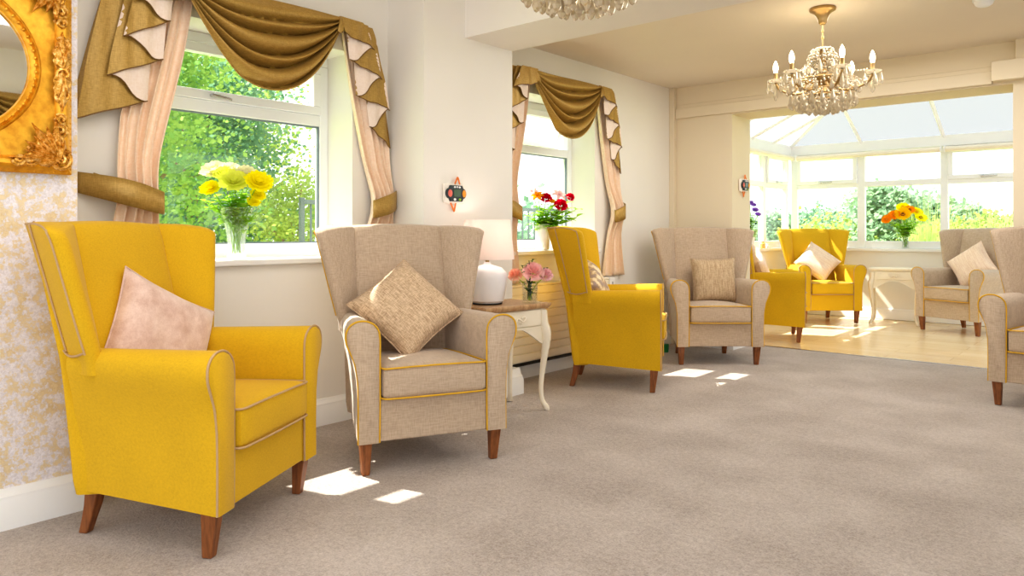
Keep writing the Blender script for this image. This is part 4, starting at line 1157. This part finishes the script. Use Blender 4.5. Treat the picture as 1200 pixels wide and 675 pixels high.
arrange([
 ('daisy', 'chrysanthemum', 'flower', 251, 200, .03, 15, 'p_wht', 'cream white flower at the upper left of the cut glass vase', None, D1),
 ('daisy', 'chrysanthemum', 'flower', 270, 199, .05, 12, 'p_wht', 'cream flower at the top middle of the cut glass vase', None, D1),
 ('daisy', 'chrysanthemum', 'flower', 288, 205, .05, 15, 'p_wht', 'cream flower behind the big yellow one in the cut glass vase', None, D1),
 ('daisy', 'chrysanthemum', 'flower', 274, 213, -.04, 17, 'p_lime', 'pale lime flower in the middle of the cut glass vase', None, D1),
 ('daisy', 'chrysanthemum', 'flower', 303, 214, -.02, 16, 'p_yel', 'largest bright yellow flower at the right of the cut glass vase', None, D1),
 ('daisy', 'chrysanthemum', 'flower', 247, 221, -.01, 12, 'p_yel', 'yellow flower at the lower left of the cut glass vase', None, D1),
 ('daisy', 'chrysanthemum', 'flower', 262, 204, .0, 12, 'p_lime', 'small lime yellow flower between the cream ones', None, D1),
 ('daisy', 'chrysanthemum', 'flower', 302, 229, .0, 9, 'p_yel', 'small yellow flower just under the largest yellow one', None, D1),
 ('daisy', 'chrysanthemum', 'flower', 297, 237, -.01, 8, 'p_yel', 'lowest small yellow flower at the right rim of the cut glass vase', None, D1),
], b1, .03, .02, 3.74)
for i, (x, y) in enumerate(((262, 228), (272, 224), (284, 226), (292, 232), (300, 250), (256, 236), (247, 238), (268, 236), (280, 234), (240, 236), (290, 220))):
    a = i * 2.1; sprig((b1.x + .015 * math.cos(a), b1.y + .015 * math.sin(a), b1.z + .04), at(x, y, 3.74 + FR.uniform(-.05, .06)), 13, .06, 'fl_leaf', 'green leafy stem among the yellow and cream flowers', 'foliage in the cut glass vase')
# vase 2, second window: white jug with roses
b2 = at(636, 293, 5.63); b2.z = zs1 + .001
v = thing('flower_pot', 'tall white china pot of red roses on the second window sill', 'pot', b2)
m = MB(); m.lathe([(.001, 0), (.045, 0), (.05, .006), (.056, .10), (.058, .19), (.060, .196), (.055, .196), (.052, .10), (.046, .012), (.001, .012)], 28); m.build('pot_body', M['china'], v)
D2 = 'flowers in the white china pot'
arrange([
 ('rose', 'rose', 'flower', 640, 233, 0, 6.5, 'p_red', 'red rose at the left of the white china pot', None, D2),
 ('rose', 'rose', 'flower', 657, 241, -.06, 7.5, 'p_red', 'largest red rose low in the middle of the white pot', None, D2),
 ('rose', 'rose', 'flower', 668, 231.5, .02, 5, 'p_red', 'small red rose at the right of the white pot', None, D2),
 ('lily', 'lily', 'flower', 630, 230, .0, 8, 'p_org', 'orange lily at the left edge of the rose bouquet', None, D2),
 ('lily', 'lily', 'flower', 624, 225, .04, 7, 'p_pale', 'pale pink lily at the far upper left of the rose bouquet', None, D2),
 ('lily', 'lily', 'flower', 655, 229, .05, 9, 'p_pale', 'pale pink lily above the largest red rose', None, D2),
 ('daisy', 'chrysanthemum', 'flower', 647, 236, .03, 4, 'p_gold', 'tiny amber flower between the red roses', None, D2),
], b2, .05, .02, 5.63)
for i, (x, y) in enumerate(((628, 248), (636, 246), (645, 244), (650, 252), (662, 252), (668, 244), (674, 246), (676, 254), (640, 258), (630, 258), (655, 258), (624, 254), (664, 238), (634, 240), (670, 258))):
    a = i * 2.1; sprig((b2.x + .02 * math.cos(a), b2.y + .02 * math.sin(a), b2.z + .06), at(x, y, 5.63 + FR.uniform(-.08, .08)), 14, .075, 'fl_leaf', 'green leafy stem among the red roses', 'foliage in the white china pot')
# vase 3, pink roses on the table
b3 = at(621, 351, 4.40); b3.z = TT + .001
v = thing('glass_tumbler', 'clear glass tumbler of pink roses on the oak topped table', 'vase', b3)
m = MB(); m.lathe([(.001, 0), (.042, 0), (.045, .004), (.047, .12), (.044, .12), (.041, .012), (.001, .010)], 28); m.build('tumbler_body', M['clear'], v)
m = MB(); m.lathe([(.001, .0105), (.040, .0125), (.0425, .06), (.001, .06)], 24); m.build('water', M['clear'], v)
D3 = 'roses in the glass tumbler'
arrange([
 ('rose', 'rose', 'flower', 625, 320, -.05, 12, 'p_pink', 'largest full pink rose in the glass tumbler', None, D3),
 ('rose', 'rose', 'flower', 604, 323, -.02, 8, 'p_peach', 'peach rose leaning left beside the lamp', None, D3),
 ('rose', 'rose', 'flower', 639, 323, .0, 8.5, 'p_pale', 'pale pink rose leaning right in the glass tumbler', None, D3),
], b3, .015, .02, 4.40)
for i, (x, y) in enumerate(((613, 317), (620, 306), (624, 305), (617, 328), (612, 312), (638, 314), (616, 338), (621, 338))):
    a = i * 2.1; sprig((b3.x + .015 * math.cos(a), b3.y + .015 * math.sin(a), b3.z + .02), at(x, y, 4.4 + FR.uniform(-.06, .02)), 6, .042, 'rose_leaf', 'dark green rose sprig in the glass tumbler', 'rose foliage in the tumbler', .38)
# vase 4, orange gerberas in the conservatory
b4 = at(1061, 290.5, 8.93); b4.z = .866
v = thing('glass_vase', 'slim glass vase of orange and yellow flowers on the conservatory sill', 'vase', b4)
m = MB(); m.lathe([(.001, 0), (.038, 0), (.04, .006), (.034, .05), (.038, .12), (.054, .20), (.051, .20), (.035, .12), (.030, .05), (.001, .015)], 24); m.build('vase_body', M['cutglass'], v)
D4 = 'flowers in the conservatory vase'
arrange([
 ('gerbera', 'gerbera', 'flower', 1058, 251, -.10, 8.5, 'p_gold', 'amber sunflower-like bloom with brown centre facing the room', 'seed', D4),
 ('gerbera', 'gerbera', 'flower', 1039, 257, -.04, 5.5, 'p_org', 'orange flower at the far left of the conservatory bouquet', 'disc', D4),
 ('gerbera', 'gerbera', 'flower', 1048, 252, -.05, 6.5, 'p_org', 'orange flower next to the brown centred bloom', 'disc', D4),
 ('gerbera', 'gerbera', 'flower', 1066, 246, -.03, 6, 'p_org', 'small orange flower near the top of the conservatory bouquet', 'seed', D4),
 ('gerbera', 'gerbera', 'flower', 1058, 243, .04, 7, 'p_yel', 'yellow flower at the top of the conservatory bouquet', 'disc', D4),
 ('gerbera', 'gerbera', 'flower', 1074, 248, .02, 7, 'p_yel', 'yellow flower at the upper right of the conservatory bouquet', 'disc', D4),
 ('gerbera', 'gerbera', 'flower', 1079, 255, .0, 7, 'p_yel', 'yellow flower at the far right of the conservatory bouquet', 'seed', D4),
], b4, .02, .012, 8.9)
for i, (x, y) in enumerate(((1051, 262), (1056, 264), (1062, 260), (1068, 258), (1072, 262), (1046, 262), (1065, 266), (1058, 268), (1076, 260))):
    a = i * 2.1; sprig((b4.x + .01 * math.cos(a), b4.y + .01 * math.sin(a), b4.z + .02), at(x, y, 8.9 + FR.uniform(-.1, .06)), 13, .085, 'fl_leaf', 'green leafy stem among the orange flowers', 'foliage in the conservatory vase')
# purple flowers on the left conservatory sill
b5 = at(878, 289, 8.62); b5.z = .866
v = thing('flower_pot', 'small white pot of purple flowers on the left conservatory sill', 'pot', b5)
m = MB(); m.lathe([(.001, 0), (.05, 0), (.055, .006), (.065, .14), (.06, .14), (.05, .012), (.001, .012)], 24); m.build('pot_body', M['china'], v)
D5 = 'purple flowers in the small white pot'
arrange([('spray', 'purple_flower', 'flower', x, y, dd, r_, 'p_pur', lab, None, D5) for x, y, dd, r_, lab in (
 (879, 239, 0, 4, 'highest purple flower in the small white pot'), (885, 247, -.02, 4, 'purple flower drooping right of the small white pot'), (888, 252, -.02, 3.5, 'lowest drooping purple flower at the right'),
 (875, 244, .02, 4, 'purple flower at the left of the small white pot'), (883, 241, .03, 3.5, 'small purple flower near the top right of the white pot'))], b5, .04, .02, 8.62)
for i, (x, y) in enumerate(((876, 252), (880, 250), (884, 258), (880, 258), (874, 260), (887, 260))):
    a = i * 2.1; sprig((b5.x + .02 * math.cos(a), b5.y + .02 * math.sin(a), b5.z + .05), at(x, y, 8.62 + FR.uniform(-.06, .06)), 8, .07, 'rose_leaf' if i % 2 else 'fl_leaf', 'green leafy stem among the purple flowers', 'foliage in the small white pot')
for x, lab, mt, r_, hh in ((894, 'small amber glass jar on the left conservatory sill', 'amberglass', .03, .085), (899, 'small white candle jar beside the amber jar', 'china', .028, .05)):
    p = at(x, 290, 8.95 if x < 897 else 9.05); p.x = max(p.x, CX - .1); p.z = .866
    o = thing('glass_jar', lab, 'jar', p); m = MB(); m.lathe([(.001, 0), (r_, 0), (r_, hh * .65), (r_ * .6, hh * .8), (r_ * .6, hh), (.001, hh)], 16); m.build('jar_body', M[mt], o)
    m = MB(); m.lathe([(.001, hh), (r_ * .68, hh), (r_ * .68, hh + .012), (.001, hh + .012)], 16); m.build('jar_lid', M['white'], o)

# ------------------------------------------------------------------ garden
m = MB(); m.box(-60, -3.8, -30, 70, -.35, -.25); m.box(-3.8, 60, 10.1, 70, -.35, -.25); lw = m.build('ground_lawn', M['lawn'], smooth=0, merge=False); struct(lw)
TR = random.Random(5)
def crown(cx, cy, z0, z1, rx, ry, n, size, clumps, rnd, shape=1.0):
    m = MB(); cl = []
    for i in range(clumps):
        t = rnd.uniform(0, 2 * PI); u = rnd.uniform(-1, 1); rr = rnd.uniform(.35, 1) ** .5 * math.sqrt(max(0, 1 - abs(u) ** (2 * shape)))
        cl.append((cx + rx * rr * math.cos(t), cy + ry * rr * math.sin(t), lerp(z0, z1, (u + 1) / 2)))
    for i in range(n):
        c = rnd.choice(cl); s = min(rx, ry) * .34
        p = Vector((rnd.gauss(c[0], s), rnd.gauss(c[1], s), rnd.gauss(c[2], s * .7)))
        if p.z < z0 - .3: p.z = z0
        d = Vector((rnd.gauss(0, 1), rnd.gauss(0, 1), rnd.gauss(-.2, .7))).normalized(); e = d.orthogonal().normalized()
        l = size * rnd.uniform(.7, 1.3); w = l * .36
        m.add([p, p + d * l * .5 + e * w, p + d * l, p + d * l * .5 - e * w], [(0, 1, 2, 3)])
    return m, cl
def tree(name, label, cat, x, y, z0, z1, rx, ry, n, size, mat, trunk=.08, clumps=26, group=None):
    o = thing(name, label, cat, (x, y, -.25), group=group); zb = -.25
    m, cl = crown(0, 0, z0 - zb, z1 - zb, rx, ry, n, size, clumps, TR)
    m.build('crown', M[mat], o, smooth=0, merge=False)
    t = MB(); top = (z0 - zb) + (z1 - z0) * .55
    t.tube(smooth_path([(0, 0, 0), (.06 * rx, .04, top * .5), (0, 0, top)], 5), [trunk * (1 - .07 * i) for i in range(11)], 7)
    for c in cl[:9]:
        a = Vector((0, 0, top * TR.uniform(.35, .9))); t.tube([a, (a + Vector(c)) / 2 + Vector((0, 0, .12)), Vector(c)], [trunk * .4, trunk * .28, trunk * .12], 5)
    t.build('trunk', M['bark'], o); return o
GT = 'garden trees'
tree('garden_shrub', 'big leafy shrub filling the left of the near window', 'shrub', -6.5, 2.45, .2, 3.2, .95, .8, 24000, .048, 'leafA', group=GT, clumps=60)
tree('garden_shrub', 'bushy blue-green shrub behind the yellow flowers in the near window', 'shrub', -8.6, 4.15, .2, 3.1, .95, .85, 22000, .055, 'leafC', group=GT, clumps=50)
tree('garden_tree', 'taller yellow-green tree at the top of the near window', 'tree', -11.0, 5.3, 1.2, 5.2, 1.3, 1.3, 16000, .08, 'leafB', group=GT, clumps=50)
tree('garden_shrub', 'yellow-green shrub beside the railing in the near window', 'shrub', -7.0, 4.55, -.1, 1.6, .45, .4, 7000, .045, 'leafB', group=GT, clumps=26)
tree('garden_shrub', 'low bush behind the railing in the second window', 'shrub', -9.5, 10.0, -.1, 1.35, 1.5, 1.6, 2600, .16, 'leafC', group=GT)
tree('garden_shrub', 'pale bush behind the railing at the left of the second window', 'shrub', -10.5, 7.4, -.1, 1.25, 1.2, 1.2, 2000, .15, 'leafA', group=GT)
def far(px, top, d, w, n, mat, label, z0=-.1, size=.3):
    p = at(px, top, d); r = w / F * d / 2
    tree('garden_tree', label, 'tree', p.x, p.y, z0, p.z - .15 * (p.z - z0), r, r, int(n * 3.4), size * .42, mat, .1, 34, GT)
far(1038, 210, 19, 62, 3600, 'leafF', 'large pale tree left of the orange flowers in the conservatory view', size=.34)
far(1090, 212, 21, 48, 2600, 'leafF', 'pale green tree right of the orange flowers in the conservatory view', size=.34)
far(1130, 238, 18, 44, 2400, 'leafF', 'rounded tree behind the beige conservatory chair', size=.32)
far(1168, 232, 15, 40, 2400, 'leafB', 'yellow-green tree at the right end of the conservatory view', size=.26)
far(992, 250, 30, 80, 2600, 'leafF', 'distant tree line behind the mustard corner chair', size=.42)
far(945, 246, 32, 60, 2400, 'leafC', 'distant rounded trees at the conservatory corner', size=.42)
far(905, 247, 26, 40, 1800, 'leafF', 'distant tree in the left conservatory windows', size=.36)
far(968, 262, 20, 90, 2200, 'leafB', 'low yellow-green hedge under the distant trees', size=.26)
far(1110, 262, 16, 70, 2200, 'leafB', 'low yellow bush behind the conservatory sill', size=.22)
def reeds(px, d, top, n, label):
    p = at(px, 300, d); tz = at(px, top, d).z; o = thing('ornamental_grass', label, 'grass clump', (p.x, p.y, -.25), group='reed clumps'); m = MB()
    for i in range(n):
        a = TR.uniform(0, 2 * PI); r = TR.random() ** .5 * .3; hgt = (tz + .25) * TR.uniform(.6, 1.05); lean = TR.uniform(.05, .45)
        x, y = r * math.cos(a), r * math.sin(a); w = .012; s = Vector((-math.sin(a), math.cos(a), 0)); rows = []
        for t in (0, .4, .75, 1):
            c = Vector((x + lean * hgt * t * t * math.cos(a) * .6, y + lean * hgt * t * t * math.sin(a) * .6, hgt * (t - .12 * t * t * lean))); rows.append([c + s * w * (1.05 - t), c - s * w * (1.05 - t)])
        m.loft(rows, False, False)
    m.build('blades', M['reed'], o, smooth=0, merge=False)
reeds(1092, 12.2, 226, 170, 'tall pale reed clump left of the beige conservatory chair')
reeds(1085, 13.0, 240, 150, 'shorter reed clump behind the orange flowers')
reeds(1164, 12.4, 212, 120, 'tall feathery reed clump at the right end of the conservatory')
# railing along the terrace
rl = thing('metal_railing', 'dark metal railing along the garden terrace outside both side windows', 'railing', (-6.0, 6.3, -.25))
ry0, ry1 = -2.35, 3.2
m = MB(); m.box(-.025, .025, ry0, ry1, 1.58, 1.62); m.build('top_rail', M['iron'], rl, smooth=0)
m = MB(); m.box(-.018, .018, ry0, ry1, .55, .58); m.build('bottom_rail', M['iron'], rl, smooth=0)
pb = None; y = ry0 + .1; i = 0
while y < ry1:
    if pb is None: q = MB(); q.box(-.008, .008, -.008, .008, .56, 1.6); pb = q.build('baluster', M['iron'], rl, smooth=0, loc=(0, y, 0))
    else: c = pb.copy(); COL.objects.link(c); c.location = (0, y, 0); c.parent = rl
    y += .12; i += 1
pp = None
for y in (ry0, (ry0 + ry1) / 2, ry1):
    if pp is None: q = MB(); q.box(-.02, .02, -.02, .02, 0, 1.64); pp = q.build('post', M['iron'], rl, smooth=0, loc=(0, y, 0))
    else: c = pp.copy(); COL.objects.link(c); c.location = (0, y, 0); c.parent = rl

# ------------------------------------------------------------------ light
w = D.worlds.new('sky'); SC.world = w; w.use_nodes = True; nt = w.node_tree; nt.nodes.clear()
o = nt.nodes.new('ShaderNodeOutputWorld'); bg = nt.nodes.new('ShaderNodeBackground'); tc = nt.nodes.new('ShaderNodeTexCoord'); sp = nt.nodes.new('ShaderNodeSeparateXYZ'); rp = nt.nodes.new('ShaderNodeValToRGB')
nt.links.new(tc.outputs['Generated'], sp.inputs[0]); nt.links.new(sp.outputs['Z'], rp.inputs['Fac'])
rp.color_ramp.elements[0].position = 0; rp.color_ramp.elements[0].color = (.95, .975, 1, 1); rp.color_ramp.elements[1].position = .6; rp.color_ramp.elements[1].color = (.86, .93, 1, 1)
nt.links.new(rp.outputs['Color'], bg.inputs['Color']); bg.inputs['Strength'].default_value = SKY; nt.links.new(bg.outputs[0], o.inputs[0])
s = D.lights.new('sun', 'SUN'); s.energy = SUN; s.angle = math.radians(.6); s.color = (1, .95, .86)
so = D.objects.new('sun', s); COL.objects.link(so); so.rotation_euler = Vector((1, .25, -1.33)).to_track_quat('-Z', 'Y').to_euler()
def area(name, loc, rot, sx, sy, e, col):
    l = D.lights.new(name, 'AREA'); l.shape = 'RECTANGLE'; l.size = sx; l.size_y = sy; l.energy = e; l.color = col
    o = D.objects.new(name, l); COL.objects.link(o); o.location = loc; o.rotation_euler = rot; return o
for k, (x, y) in enumerate(((-1.51, 4.67), (-1.42, 1.99))):
    l = D.lights.new('chandelier_glow', 'POINT'); l.energy = GLOW; l.color = (1, .78, .5); l.shadow_soft_size = .25
    o = D.objects.new('chandelier_glow', l); COL.objects.link(o); o.location = (x, y, 2.2)
for loc, sx, sy, e in (((-1.1, .9, CN - .04), 2.6, 2.2, FILL[0]), ((-1.4, 4.95, CZ - .04), 2.2, 1.6, FILL[1])): area('room_fill_light', loc, (0, 0, 0), sx, sy, e, (1, .99, .975))  # added area lights that fill the room from above; no real fitting there
l = D.lights.new('lamp_glow', 'POINT'); l.energy = 1.0; l.color = (1, .93, .86); l.shadow_soft_size = .04
o = D.objects.new('lamp_glow', l); COL.objects.link(o); o.location = lamp.location + Vector((0, 0, .4))
SC.view_settings.view_transform = VT; SC.view_settings.look = LOOK; SC.view_settings.exposure = EXPO; SC.view_settings.gamma = 1
SC.cycles.max_bounces = 10; SC.cycles.diffuse_bounces = 6; SC.cycles.transparent_max_bounces = 24; SC.cycles.transmission_bounces = 8; SC.cycles.sample_clamp_indirect = 6
SC.cycles.caustics_reflective = False; SC.cycles.caustics_refractive = False; SC.cycles.use_denoising = True
